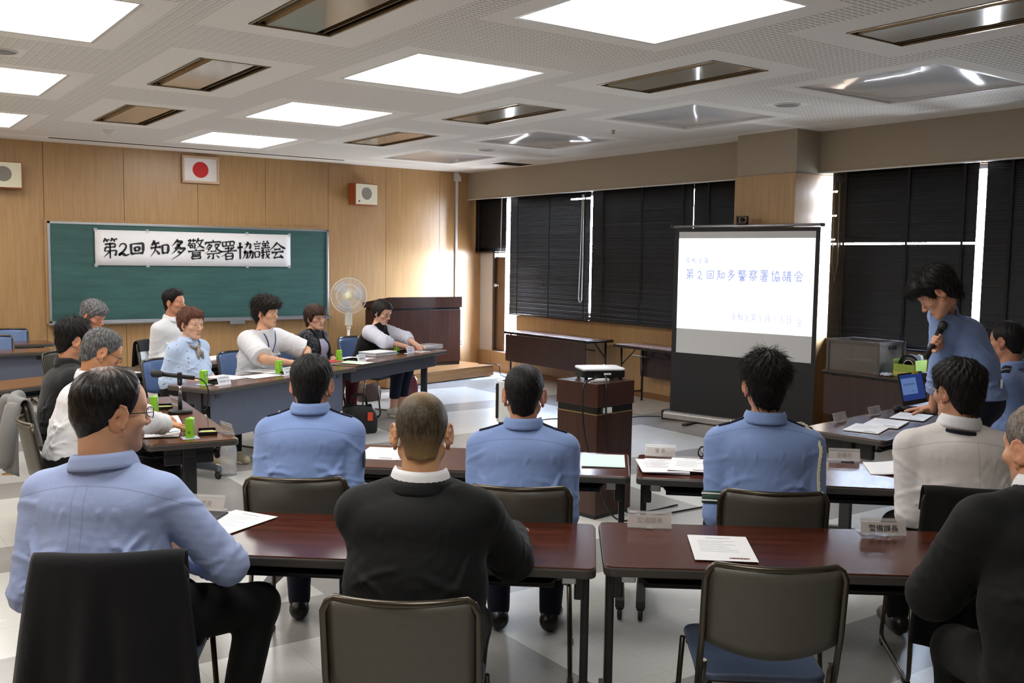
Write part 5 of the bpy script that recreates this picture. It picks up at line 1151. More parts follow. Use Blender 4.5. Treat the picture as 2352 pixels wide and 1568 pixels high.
        # keep the ear free unless covered
        if not hair.get('cover'): 
            for sg in (-1, 1):
                er = Ell((sg*.083,-.006,-.014), (.022,.024,.036)).d(qx,qy,qz); h_ = np.clip(.5-.5*(-er-f)/.006, 0, 1); f = np.maximum(f, -er)
        G.F = (f*hs).astype(np.float32); Vh, Qh = G.net(); ql = (Vh-Hc) @ Rh/hs
        sp = hair.get('sparse'); att = {}
        if sp: att['sparse'] = np.clip(sp[0]*np.exp(-(((ql-A3(sp[1]))/A3(sp[2]))**2).sum(1)), 0, 1)+np.clip((.0-ql[:,2])/.09, 0, 1)*sp[3]
        ob = np_mesh('hair', Vh, Qh, hair['mat'], body, att)
        ns = hair.get('strands', 0)
        if ns:
            rg = np.random.RandomState(int(rz*10)+5); me = ob.data; nv = len(me.vertices); nr = np.empty(nv*3, np.float32); me.vertices.foreach_get('normal', nr); nr = nr.reshape(-1,3).astype(float)
            out = (nr*(Vh-Hc)).sum(1) > .04*hs; cand = np.nonzero(out)[0]; pick = rg.choice(cand, min(ns, len(cand)), False); b = MB(); cw = Rh @ A3((hair.get('cx', .01), -.035, .115))*hs
            for i in pick:
                p = Vh[i]; n = nr[i]; fl_ = p-Hc-cw; fl_ = fl_-n*(fl_@n); fl_ = unit(fl_+rg.normal(0, hair.get('mess', .35), 3)*.03); ln = hair.get('len', .03)*(.5+rg.rand()); rr = hair.get('thick', .0014)
                lift = hair.get('rise', .25)*(.4+rg.rand()); p1 = p-n*.003; p2 = p+unit(fl_+n*lift)*ln*.5; p2 = p2-n*(ln*.5)**2/.2; p3 = p+unit(fl_+n*(lift*.35))*ln-n*ln**2/.2
                b.tube([tuple(p1), tuple(p2), tuple(p3)], [rr, rr*.8, rr*.15], 3, cap=False)
            tmp = b.build('hair_locks', hair['mat'], body)
            # one hair mesh
            bmh = bmesh.new(); bmh.from_mesh(ob.data); bmh.from_mesh(tmp.data)
            me2 = tmp.data; bpy.data.objects.remove(tmp); bpy.data.meshes.remove(me2); bmh.to_mesh(ob.data); bmh.free()
    # --- eyes and brows
    if eyes and not closed:
        for sg in (-1, 1):
            ey = MB(); M = Matrix.Translation(Vector(hp((sg*.031,.0735,-.0015)))) @ Matrix(Rh.tolist()).to_4x4() @ Matrix.Rotation(R(-90),4,'X')
            ey.lathe([(.0125*hs*math.sin(R(a)), .0125*hs*math.cos(R(a))) for a in range(180,25,-15)]+[(.0055*hs,.0113*hs)], 16, 0, M); ey.lathe([(.0056*hs,.0112*hs),(.0052*hs,.0117*hs),(.001*hs,.0127*hs)], 16, 1, M); ey.build('eye', [flat('eye_white', (216,208,200), .25), flat('iris', (28,18,14), .15)], body)
    if eyes:
        for sg in (-1, 1):
            P = [hp((sg*(.014+.031*t), .0895-.010*t*t+.0015, .0235+.0030*math.sin(t*3.14)-.0045*t)) for t in (0,.25,.5,.75,1)]
            MB().tube([tuple(p) for p in P], [.0022*hs,.0032*hs,.0032*hs,.0026*hs,.001*hs], 6).build('eyebrow', hair['mat'] if hair and 'brow' not in hair else flat('brow_dark', (40,32,28), .6), body)
    if glasses:
        gm = glasses; b = MB()
        for sg in (-1, 1):
            b.tube([tuple(hp((sg*.033+.023*math.copysign(abs(math.cos(a))**.7, math.cos(a)), .108-.006*abs(math.cos(a)), -.003+.0155*math.copysign(abs(math.sin(a))**.7, math.sin(a))))) for a in [2*math.pi*k/20 for k in range(20)]], .0012*hs if 'thin' in gm else .0015*hs, 6, True)
            b.tube([tuple(hp(p)) for p in ((sg*.057,.102,.003),(sg*.074,.075,.003),(sg*.083,-.008,.002),(sg*.083,-.022,-.010))], .0016*hs, 6)
        b.tube([tuple(hp(p)) for p in ((-.010,.108,0),(0,.112,.003),(.010,.108,0))], .0014*hs, 6); gl = b.build('glasses', gm['mat'], body)
        for sg in (-1, 1): MB().prism([(.0215*math.cos(a), .014*math.sin(a)) for a in [2*math.pi*k/18 for k in range(18)]], 0, .001, M=Matrix.Translation(Vector(hp((sg*.033,.1045,-.003)))) @ Matrix(Rh.tolist()).to_4x4() @ Matrix.Scale(hs,4) @ Matrix.Rotation(R(90),4,'X')).build('lens', lens_mat(), gl)
    # --- clothing
    rs = np.random.RandomState(int(Ht*1000) % 997)
    phs = rs.rand(6)*6.28
    def wrinkle(X, Y, Z, amp, low):
        X, Y, Z = X*2.4, Y*2.4, Z*2.2; low = low*2.2
        a = np.sin(30*Z+11*X+3.2*np.sin(9*X+7*Y+phs[0])+phs[1]); b = np.sin(-19*X+34*Z+6*Y+3*np.sin(8*Z+10*X+phs[2])+phs[3]); c = np.sin(46*X-15*Z+9*Y+2.5*np.sin(13*Z+phs[4])+phs[5])
        wl = np.clip((low-Z)/.5, 0, 1); return amp*(.45*(1-2*np.abs(a))*(.3+.7*wl)+.45*(1-2*np.abs(b))*(.35+.65*wl)+.25*c*(.3+.7*wl))
    def folds(X, Y, Z, A):
        """creases: drag lines from the armpits, drapes under the yoke, bunching at the waist, rings at the elbows"""
        r = rs; L = []; W = SH[1]@rt-NB@rt
        for q in (-1, 1):
            ap = SH[q]-up*.09-rt*q*.015
            for j in range(5):
                e = lerp(.10+.11*j+r.rand()*.06)+rt*q*(.03+.07*r.rand()); m = ap-up*(.02*j)+rt*q*.01*r.randn(); L.append((m, e, .010+.006*r.rand(), .7+.6*r.rand(), 0))
            for j in range(2):
                x = q*(.06+.05*j+.02*r.randn()); a_ = lerp(.82)+rt*x; L.append((a_, a_-up*(.10+.12*r.rand())+rt*q*.02*r.randn(), .009, .5+.4*r.rand(), 0))
            for j in range(3):
                x = q*(.02+.12*r.rand()); a_ = lerp(.16+.05*j)+rt*x; L.append((a_, a_+rt*q*(.07+.06*r.rand())+up*.03*r.randn(), .010, .7+.6*r.rand(), 0))
        out = np.zeros(np.broadcast(X, Y, Z).shape, np.float32); x_ = X*rt[0]+Y*rt[1]; 
        for a_, b_, w_, k_, _ in L:
            ax_, bx_ = a_@rt, b_@rt; dx, dz = bx_-ax_, b_[2]-a_[2]; t = np.clip(((x_-ax_)*dx+(Z-a_[2])*dz)/(dx*dx+dz*dz+1e-9), 0, 1); bow_ = .012*np.sin(t*math.pi)*(1 if (a_[0]*1000) % 2 > 1 else -1)
            d2 = ((x_-ax_-dx*t)**2+(Z-a_[2]-dz*t+bow_)**2)/(w_*w_); fade = np.sin(np.clip(t*.85+.12, 0, 1)*math.pi)**.6
            out += (A*k_*fade*(1-.9*d2)*np.exp(-d2)).astype(np.float32)
        arm = np.zeros_like(out)
        for q in (-1, 1):
            a_, e_, w_, hd = AR[q]
            for (p0, p1, ts) in ((a_, e_, (.25,.72,.92)), (e_, w_, (.10,.30,.60))):
                u_ = unit(p1-p0); ln = np.linalg.norm(p1-p0); tl = unit(A3(r.randn(3))); n_ = unit(u_+tl*.55)
                tt = (X-p0[0])*u_[0]+(Y-p0[1])*u_[1]+(Z-p0[2])*u_[2]; near = (np.abs(tt-ln/2) < ln/2+.05)&(((X-p0[0])**2+(Y-p0[1])**2+(Z-p0[2])**2-tt*tt) < .0105)
                for t0 in ts:
                    n_ = unit(u_+unit(A3(r.randn(3)))*.6); c_ = p0+(p1-p0)*(t0+.04*r.randn()); dd = ((X-c_[0])*n_[0]+(Y-c_[1])*n_[1]+(Z-c_[2])*n_[2])/.011; arm = np.where(near, arm+A*.5*(1-.9*dd*dd)*np.exp(-dd*dd), arm)
        x0_ = np.abs(x_-NB@rt); ins = x0_ < W*1.02
        return np.where(ins, out, 0)*1.0+arm*np.clip((x0_-W*.72)/.04, 0, 1)
    def garment(name, parts, off, mat, amp, clip=None, h=None, low=None, sub=(), smooth=1):
        h = h or hg; G = Fld(*grid(parts, h, off+.03)); 
        for p in parts: G.add(p, off)
        X, Y, Z = G.full(); f = G.F
        if amp: f = f-wrinkle(X, Y, Z, amp*.30, NB[2]-.10 if low is None else low)*(np.abs(f) < .05)
        if amp and name not in ('trousers',): f = f-folds(X, Y, Z, amp*1.35)*(np.abs(f) < .06)
        for ci, (p, n) in enumerate(clip or []):
            pd = (X-p[0])*n[0]+(Y-p[1])*n[1]+(Z-p[2])*n[2]
            if ci == 1 and not top.get('vneck'): pd = np.minimum(pd, .125-np.sqrt((X-p[0])**2+(Y-p[1])**2+(Z-p[2])**2))
            f = np.maximum(f, pd)
        G.F = f.astype(np.float32)
        for p in sub: G.add(p, 0, 's', .006)
        Vg, Qg = G.net(); return np_mesh(name, Vg, Qg, mat, body, smooth_it=smooth)
    off = top.get('off', .010); tcut = top.get('sleeve', .98); parts = list(torso)+list(trap); loose = top.get('loose', 1.0)
    if top.get('sleeves', True):
        for i, q_ in enumerate((-1, 1)):
            a, e_, w_, hd = AR[q_]
            if tcut <= 1 and tcut > 0:
                we = e_+(w_-e_)*tcut; dr = unit(w_-e_); parts += [Cap(a, e_, arms[i][0].ra*loose, .045*s*loose, .016), Cap(e_, we, .046*s*loose, .036*s*loose, .016, cut=(we-dr*off, dr))]
            else:
                we = a+(e_-a)*(-tcut); dr = unit(e_-a); parts.append(Cap(a, we, .060*s*loose, .058*s*loose, .03, cut=(we-dr*off, dr)))
    hem = top.get('hem', pz+.02); parts[0] = Ell(pel+A3((0,-.01,.0)), (.176*g, .132*g, .14), k=.05)
    nax = unit(A3(hp((0,-.028,-.045)))-NB); nz = top.get('neck', .052)
    parts.append(Cap(NB-nax*.02, NB+nax*(nz*s+.03), (.062*(1+.2*fat)*(.88 if fem else 1)-.006)*s, None, .03))
    cl = [((0,0,hem), (0,0,-1)), (tuple(NB+nax*nz*s), tuple(unit(nax+A3((0,-.12 if not top.get('vneck') else -.9,0)))))]
    tp = garment(top['name'], parts, off, top['mat'], top.get('amp', .0045), cl)
    under = top.get('under')
    if under:
        pu = torso+trap+[parts[-1]]+([Cap(AR[q_][1]+(AR[q_][2]-AR[q_][1])*.3, AR[q_][2], .040*s, .034*s, .02, cut=(AR[q_][2]+unit(AR[q_][2]-AR[q_][1])*.008, unit(AR[q_][2]-AR[q_][1]))) for q_ in (-1,1)] if under.get('cuffs') else [])
        if under.get('sleeve'):
            for i, q_ in enumerate((-1, 1)):
                a, e_, w_, hd = AR[q_]; we = e_+(w_-e_)*under['sleeve']; dr = unit(w_-e_); lo_ = under.get('loose', 1.0); pu += [Cap(a, e_, .062*s*lo_, .052*s*lo_, .028), Cap(e_, we, .054*s*lo_, .040*s, .022, cut=(we, dr))]
        garment(under['name'], pu, under.get('off', .005), under['mat'], under.get('amp', 0), [((0,0,hem+.02), (0,0,-1)), (tuple(NB+nax*(nz+.004)*s), tuple(unit(nax+A3((0,-.15,0)))))])
    if low:
        pl = [Ell(pel+A3((0,-.01,-.01)), (.174*g, .130*g, .13), k=.05), Cap(lerp(.05), lerp(.22, bow*.5), .105*g, .106*g, .05, rt, 1.48)]+sum(legs, [])
        cu = [((0,0,low.get('waist', pz+.07)), (0,0,1)), ((0,0,low.get('cuff', .085)), (0,0,-1))]
        garment(low.get('name', 'trousers'), pl, low.get('off', .014), low['mat'], .003, cu, .012, .9)
    for i, q_ in enumerate((-1, 1)):
        an, dr = LG[q_][2], unit(LG[q_][3]); an = A3((an[0], an[1], 0)); G = Fld(*grid([Cap(an+A3((0,0,.05))-dr*.06, an+A3((0,0,.05))+dr*.20, .06)], .008, .03))
        for p in (Cap(an+A3((0,0,.046))-dr*.035, an+A3((0,0,.036))+dr*.15, .042, .036, .02), Cap(an+A3((0,0,.06))-dr*.02, an+A3((0,0,.085))+dr*.01, .042, .040, .02)): G.add(p)
        X, Y, Z = G.full(); G.F = np.maximum(G.F, .002-Z).astype(np.float32); Vs, Qs = G.net(); so = np_mesh('shoe', Vs, Qs, flat('shoe_%d_%d_%d' % shoes[0], shoes[0], .35 if shoes[0][0] < 60 else .7), body)
        if sole: 
            g_ = [(float((an+dr*(.055+.105*math.cos(a))+np.cross(dr,(0,0,1))*.045*math.sin(a))[0]), float((an+dr*(.055+.105*math.cos(a))+np.cross(dr,(0,0,1))*.045*math.sin(a))[1])) for a in [2*math.pi*k/20 for k in range(20)]]
            if np.cross(dr,(0,0,1))[0]*0+1: MB().prism(g_, .001, .022, smooth=True).build('sole', flat('sole_%d_%d_%d' % sole, sole, .7), so)
    # --- collar: a stand and fold around the neck
    for collar in ([] if not collar else collar if isinstance(collar, list) else [collar]):
        b = MB(); n = 28; rr = (.063*s*(1+.2*fat)*(.9 if fem else 1)+.004)+collar.get('r', 0); na = nax; base = NB+na*(collar.get('z', .018)+.014)*s; ex = unit(np.cross(fw, na))*1.0; ey = np.cross(na, ex); op = collar.get('open', .0); g_ = []
        for i in range(n+1):
            a = R(90+op+ (360-2*op)*i/n); fr = max(0, math.sin(a)); hgt = collar.get('h', .040)*s*(1-.35*fr); row = []
            for (dr_, dz) in ((.004,-.012),(.0035,hgt*.55),(.002,hgt),(.006,hgt+.003),(.013,hgt*.75),(.019,hgt*.25),(.021,hgt*.0-.006*fr)):
                r_ = rr+dr_*collar.get('w', 1.0); row.append(tuple(base+ex*r_*1.04*math.cos(a)+ey*r_*math.sin(a)+na*dz-na*.018*fr))
            g_.append(row)
        b.sheet(g_); b.build(collar.get('name', 'collar'), collar['mat'], body, solid=.0022)
    return body, dict(NB=NB, up=up, rt=rt, fw=fw, SH=SH, AR=AR, Hc=Hc, hp=hp, pel=pel, Rh=Rh, s=s, shirt=BVH(tp))
from mathutils.bvhtree import BVHTree
def BVH(o): return BVHTree.FromPolygons([v.co for v in o.data.vertices], [p.vertices for p in o.data.polygons])
def on_shirt(k, pts, centre=None, lift=.002):
    """move points onto the garment surface, looking from outside towards the centre (or straight down when none is given)"""
    out = []
    for p in pts:
        p = Vector(tuple(p)); c = Vector((p.x, p.y, p.z-.3)) if centre is None else Vector(tuple(centre))
        d = (c-p).normalized(); h = k['shirt'].ray_cast(p-d*.15, d, .4); out.append(tuple(h[0]-d*lift) if h[0] is not None else tuple(p))
    return out
def strap_over(name, body, pts, w, mat, th=.003):
    """flat ribbon along points, its flat side facing outwards"""
    P = [Vector(p) for p in smooth_path(pts, 6)]; g = []
    c = Vector(sum((Vector(q) for q in pts), Vector())/len(pts))
    for i, p in enumerate(P):
        t = (P[min(i+1, len(P)-1)]-P[max(i-1, 0)]).normalized(); o = (p-c); o = (o-t*o.dot(t)).normalized(); sd = t.cross(o)
        g.append([tuple(p-sd*w/2), tuple(p+sd*w/2)])
    return MB().sheet(g).build(name, mat, body, solid=th)
# ------------------------------------------------------------------ the people
def at(px, py, d):
    v = _fw+_rt2*((px-1176)/2223.6)-_up2*((py-784)/2223.6); return A3((0,0,CAM_H))+A3(v)*d
H_black = hair_mat('hair_black', (10,9,10), (38,34,34)); H_soft = hair_mat('hair_soft_black', (16,13,12), (54,46,42)); H_brown = hair_mat('hair_dark_brown', (34,22,18), (78,52,40)); H_red = hair_mat('hair_auburn', (62,34,28), (132,84,66))
H_grey = hair_mat('hair_grey', (64,64,66), (160,160,160)); H_salt = hair_mat('hair_salt_pepper', (56,56,58), (140,140,140)); H_buzz = hair_mat('hair_buzzed', (46,38,28), (92,80,60), .5, skin=(176,140,96)); H_thin = hair_mat('hair_thin_black', (12,11,12), (44,40,40), .35, skin=(150,110,84)); H_wisp = hair_mat('hair_wispy_grey', (78,74,70), (150,142,136), .5, skin=(196,150,120))
C_uni = lambda z, p=None: cloth_mat('uniform_blue_%d' % int(z*1000), (128,152,202), z, p)
C_navy = cloth_mat('navy_cloth', (18,22,40), fold=.3, sheen=.05); C_black = cloth_mat('black_cloth', (10,10,11), fold=.3, sheen=.04); C_white = cloth_mat('white_cloth', (226,226,230), fold=.3)
C_suit = cloth_mat('charcoal_suit', (9,10,12), rough=.75, fold=.3, sheen=.04)
def root_of(head, face, off): f = R(face-90); return (head[0]-(off[0]*math.cos(f)-off[1]*math.sin(f)), head[1]-(off[0]*math.sin(f)+off[1]*math.cos(f)), 0)
def tolocal(w, loc, face): f = R(face-90); dx, dy = w[0]-loc[0], w[1]-loc[1]; return (dx*math.cos(f)+dy*math.sin(f), -dx*math.sin(f)+dy*math.cos(f), w[2])
def sitter(label, hpos, Ht, face, top, low, hair, chair_label, nb=(0,.02), hoff=(0,.03), hands=None, chair_off=.07, blue=False, chair_group='chairs at the tables', chair_face=None, chair_xy=None, **kw):
    loc = root_of(hpos, face, (nb[0]+hoff[0], nb[1]+hoff[1])); hd = {}
    for q in (-1, 1):
        h = dict((hands or {}).get(q, {}))
        if 'w' in h: h['at'] = tolocal(h['w'], loc, face)
        if 'wd' in h: f = R(face-90); v = h['wd']; h['dir'] = (v[0]*math.cos(f)+v[1]*math.sin(f), -v[0]*math.sin(f)+v[1]*math.cos(f), v[2])
        lap = 'at' not in h; h.setdefault('at', (q*.115, .20, .685)); h.setdefault('pole', (q*.12,-.55,-.8))
        if lap: h.setdefault('dir', (-q*.75,.5,-.22)); h.setdefault('curl', .3)
        hd[q] = h
    b, k = person(label, loc, face, Ht, top, low, hair, nb=nb, hoff=hoff, hands=hd, **kw)
    if chair_label:
        cf = face if chair_face is None else chair_face; c = (loc[0]+chair_off*math.cos(R(cf)), loc[1]+chair_off*math.sin(R(cf))); c = chair_xy or c; k['chair'] = (c, cf); chair(c[0], c[1], cf, chair_label, chair_group, blue)
    k['loc'] = loc; k['body'] = b; return k
def epaulette(k, q):
    NB, up, SH = k['NB'], k['up'], k['SH'][q]; P = on_shirt(k, [NB*(1-t)+SH*t+A3((0,.012,.03)) for t in (.46,.62,.78,.94,1.06)], None, .003); g = []
    for i, p in enumerate(P):
        g.append([on_shirt(k, [A3(p)+A3((0,dy,.02))], None, .003)[0] for dy in (-.026,-.009,.009,.026)])
    MB().sheet(g).build('epaulette', C_navy, k['body'], solid=.005)
    MB().tube([tuple(A3(g[2][j])+A3((0,0,.004))) for j in range(4)], .0035, 6).build('epaulette_bar', flat('silver_thread', (180,180,186), .4, .5), k['body'])
blue_top = lambda Ht, p=None, **kw: dict(name='shirt', mat=C_uni(Ht-.285, p), **kw)
# --- front rows, seen from behind
k = sitter('person in pale blue shirt and glasses at front left, seen from behind, head turned right', (.715,3.16), 1.335, 56,
    dict(name='shirt', mat=cloth_mat('oxford_blue', (158,174,216), 1.005, (-.045,-.008), fold=.4), amp=.0065, off=.012, loose=1.06), dict(mat=C_black),
    dict(style='receding', mat=H_thin, top=.017, side=.013, amp=.0022, seed=1.3, strands=700, len=.026, rise=.0, thick=.0005, mess=.2, sparse=(.65,(0,-.035,.115),(.035,.035,.05),0), bk=.006),
    'taupe chair under the big man in pale blue, with a dark jacket over its back', skin=(206,158,126), g=1.13, chair_face=63, chair_xy=(.79,3.17), nb=(0,.05), hoff=(.012,.035), head=(-46,4,2), hs=1.05, fat=1, shw=1.03, fine=.0034, hg=.006, turn=-4, stub=.35,
    hands={1: dict(at=(.20,.26,.69), pole=(.75,-.2,-.5), dir=(-.75,.5,-.2), curl=.3)},
    feet={1: dict(knee=(.40,.34,.50), ankle=(.36,.10,.095), dir=(.5,.8,0)), -1: dict(knee=(.10,.42,.49), ankle=(.05,.32,.095))},
    ear=1.3, nbd=.308, collar=dict(mat=cloth_mat('oxford_blue_plain', (158,174,216)), h=.042, z=.010), glasses=dict(mat=M_black))
K1 = k
k = sitter('person in dark suit with a shaved balding head, seen from behind at centre', (1.44,2.49), 1.30, 53,
    dict(name='suit_jacket', mat=C_suit, amp=.0045, off=.020, loose=1.06, neck=.046, hem=.50, under=dict(name='shirt', mat=C_white, off=.006, cuffs=True)), dict(mat=C_suit),
    dict(style='short', mat=H_buzz, top=.0035, side=.0035, amp=.0003, seed=2.0, rag=.003, sparse=(.9,(.0,-.01,.125),(.05,.06,.045),.7), h=.0036),
    'taupe chair at bottom centre under the man in the dark suit', skin=(204,158,118), g=1.02, nb=(0,.13), hoff=(0,.03), head=(6,8,0), shw=1.02, nbd=.300, fine=.0034, hg=.006,
    hands={1: dict(w=(1.88,2.64,.768), wd=(.35,.9,-.05), pole=(.45,0,-.9), curl=.3), -1: dict(at=(-.12,.60,.768), pole=(-.4,0,-.8), curl=.3)}, collar=[dict(mat=C_white, h=.040, z=.026), dict(mat=C_suit, h=.034, z=.004, r=.010, open=20, w=1.3)])
def officer(label, chair_label, hpos, Ht, face, hd, hair, eps=(-1,1), **kw):
    k = sitter(label, hpos, Ht, face, blue_top(Ht, kw.pop('pleat', None), amp=.005, off=.011, loose=1.08), dict(mat=C_navy), hair, chair_label, head=hd, collar=dict(mat=cloth_mat('uniform_blue_plain', (128,152,202)), h=.044, z=.018), hg=.0065, fine=.0040, **kw)
    for q in eps: epaulette(k, q)
    return k
k = officer('person in light blue uniform shirt at left of the middle row, seen from behind', 'taupe chair under the left officer of the middle row', (1.69,3.865), 1.27, 56, (0,2,0), dict(style='short', mat=H_black, top=.018, side=.010, amp=.003, seed=.4, strands=900, len=.016, rise=.12, thick=.0007, bk=.004), nb=(0,.05), nbd=.275, shw=1.02, skin=(196,142,112))
A = k['AR'][1]; p = A[0]*.55+A[1]*.45; d = unit(A[1]-A[0]); o = unit(np.cross(d, (0,1,0)))
MB().prism([(.030*math.cos(a), .036*math.sin(a)) for a in [2*math.pi*i/24 for i in range(24)]], 0, .0025, M=frame(tuple(p+A3((1,0,0))*.0655*k['s']+A3((0,-.02,.02))), (0,1,0), tuple(-d), (1,0,0))).build('shoulder_patch', C_navy, k['body'])
k = officer('person in light blue uniform shirt with cropped hair, centre of middle row, from behind', 'taupe chair under the cropped haired officer at the centre', (2.38,3.26), 1.255, 51, (-2,2,0), dict(style='short', mat=H_black, top=.010, side=.007, amp=.0015, seed=1.0, strands=900, len=.010, rise=.2, thick=.0006), nb=(0,.05), shw=1.06, g=1.05, skin=(198,144,112))
k = officer('person in light blue uniform shirt with white shoulder cord and tousled hair, from behind', 'taupe chair under the officer with the shoulder cord', (3.18,2.655), 1.315, 48, (4,0,0), dict(style='mop', mat=H_black, top=.030, side=.014, amp=.005, seed=2.2, strands=2400, len=.045, rise=.14, mess=.7, bk=.004, thick=.0008), nb=(0,.04), shw=1.02, skin=(196,148,124))
SHR, NBk, up = k['SH'][1], k['NB'], k['up']; ce = k['pel']*.4+NBk*.6
pts = on_shirt(k, [SHR*.75+NBk*.25+A3((0,0,.03)), SHR*.92+NBk*.08+A3((0,-.01,.03))], None, .005)+on_shirt(k, [SHR+A3((.05,-.07,.02)), SHR+A3((.055,-.09,-.05)), SHR+A3((.04,-.10,-.11)), SHR+A3((.015,-.10,-.165))], ce, .005)
sp = smooth_path([tuple(p) for p in pts], 8); b = MB()
for ph in (0, 2.1, 4.2):
    b.tube([tuple(Vector(p)+Vector((math.cos(i*.9+ph), .4*math.sin(i*.9+ph), math.sin(i*.9+ph)))*.004) for i, p in enumerate(sp)], .0042, 6)
b.build('shoulder_cord', flat('ivory_cord', (214,206,180), .7), k['body'])
A = k['AR'][-1]; d = unit(A[1]-A[0]); c = A[0]*.22+A[1]*.78; e1 = unit(np.cross(d, (0,0,1))); e2 = np.cross(d, e1)
for o_, w_, m_ in ((0,.05,flat('armband_green',(24,60,46),.7)), (.014,.006,M_white), (-.014,.006,M_white)):
    cc = c+d*o_; g = [[tuple(cc+d*t*w_/2+(e1*math.cos(a)+e2*math.sin(a))*(.068 if w_ > .01 else .070)) for t in (-1,1)] for a in [2*math.pi*i/24 for i in range(25)]]
    MB().sheet(g).build('armband' if w_ > .01 else 'armband_stripe', m_, k['body'], solid=.002)
k = sitter('person in white shirt with a navy lanyard at right, black hair, seen from behind', (3.87,2.21), 1.295, 46, dict(name='shirt', mat=cloth_mat('white_shirt_yoke', (226,220,218), .985, (.045,), fold=.35), amp=.005, off=.012, loose=1.12), dict(mat=C_black),
    dict(style='mop', mat=H_black, top=.026, side=.016, amp=.004, seed=3.1, strands=1500, len=.026, rise=.12, thick=.0008, bk=.004), 'chair under the man in the white shirt at right, a black jacket over its back', nb=(0,.05), head=(26,4,0), shw=1.08, g=1.08, skin=(198,150,122), collar=[dict(mat=C_white, h=.046, z=.018), dict(mat=C_navy, h=.010, z=-.002, r=.015, w=.5, name='lanyard')], glasses=dict(mat=M_chrome, thin=1), hg=.0065)
K6 = k; nb_, u_, s_ = k['NB'], k['up'], k['s']
k = sitter('person in black suit with thin grey hair, cut by the right edge, seen from behind', (2.775,1.33), 1.315, 52, dict(name='suit_jacket', mat=C_suit, amp=.005, off=.020, loose=1.18, neck=.046, hem=.50, under=dict(name='shirt', mat=C_white, off=.006, cuffs=True)), dict(mat=C_black),
    dict(style='short', mat=H_wisp, top=.008, side=.008, amp=.003, seed=1.7, strands=900, len=.016, rise=.2, thick=.0006, sparse=(.8,(0,-.02,.12),(.06,.07,.05),.3)), 'taupe chair at the bottom right corner', skin=(208,156,124), nb=(-.03,.10), hoff=(-.01,.05), head=(14,8,0), hs=1.04, nbd=.268, shw=1.08, g=1.12, fat=.6, chair_off=.02,
    hands={-1: dict(at=(-.10,.38,.768), pole=(-.7,-.1,-.7)), 1: dict(at=(.14,.40,.765))}, collar=[dict(mat=C_white, h=.040, z=.026), dict(mat=C_suit, h=.034, z=.004, r=.010, open=20, w=1.3)])
# --- officers at the laptop table
hx = tolocal(at(2138,962,5.72), (5.42,2.98,0), 118); mouth = at(2140,722,5.42); mh = at(2150,778,5.43); ml = at(2126,824,5.44); mt = at(2170,738,5.42)
lf = lambda p: tolocal(p, (5.42,2.98,0), 118)
b, k = person('person in light blue uniform shirt standing at right, bowing and speaking into a microphone', (5.42,2.98,0), 118, 1.635, dict(name='shirt', mat=cloth_mat('uniform_blue_standing', (128,152,202), fold=.35), amp=.005, off=.022, loose=1.15, hem=.945, sleeve=.62), dict(mat=C_navy, waist=.99),
    dict(style='mop', mat=H_black, top=.032, side=.02, amp=.005, seed=.9, strands=2000, len=.05, rise=.12, front=.014, mess=.4, thick=.0008, bk=.008), skin=(206,156,128), seat=False, pz=.93, nb=(.0,.20,1.40), hoff=tuple(A3(lf(at(2152,672,5.42)))), head=(4,42,0), hs=1.02, bow=-.05, fine=.0034, hg=.0065, g=1.02,
    hands={-1: dict(at=(hx[0],hx[1],hx[2]+.005), pole=(-.6,-.6,.1), dir=(.1,.95,-.1), palm=(0,0,-1), curl=.12), 1: dict(at=tuple(A3(lf(mh))+A3((.055,-.012,-.035))), pole=(.7,-.2,-.7), dir=(-.75,.25,.45), palm=(-.45,-.75,-.2), curl=1.15, thumb=1.4)},
    feet={q: dict(knee=(q*.10,.05,.49), ankle=(q*.11,-.02,.095), dir=(q*.1,1,0)) for q in (-1,1)}, collar=dict(mat=cloth_mat('uniform_blue_plain', (128,152,202)), h=.042, z=.018), closed=False)
k['body'] = b
for q in (-1, 1): epaulette(k, q)
NBk, up, s_ = k['NB'], k['up'], k['s']; strap_over('lanyard', b, on_shirt(k, [NBk+k['rt']*(.105*math.cos(a))+k['fw']*(.105*math.sin(a))+up*(.03) for a in [R(360-x) for x in (-40,-10,20,55,90,125,160,190,220)]], NBk-up*.03, .004), .018, C_navy)
MB().cbox((-.10,-.125,1.04), (.035,.012,.05)).build('id_card', M_white, b, bevel=.002)
mc = empty('handheld_microphone', tuple((mt+ml)/2), 0, 'black handheld microphone held up by the standing officer', 'microphone'); v0 = Vector(tuple(mt-(mt+ml)/2)); v1 = Vector(tuple(ml-(mt+ml)/2)); u0 = (v0-v1).normalized()
MB().tube([tuple(v1), tuple(v1*.2+v0*.2*0), tuple(v0-u0*.045)], [.0155,.017,.0185], 16).build('handle', M_dark, mc); MB().tube([tuple(v0-u0*.05), tuple(v0-u0*.035), tuple(v0-u0*.01), tuple(v0)], [.0185,.0245,.0245,.012], 16).build('grille', flat('mic_grille', (40,40,42), .6), mc)
k = officer('person in light blue uniform shirt at the right edge, behind the standing officer', 'chair of the officer at the right edge', (6.13,3.19), 1.345, 108, (-24,6,0), dict(style='short', mat=H_black, top=.014, side=.009, amp=.002, seed=1.9, strands=700, len=.012, rise=.2, thick=.0007), nb=(0,.07), shw=1.05, g=1.08, skin=(190,136,108))
K9 = k
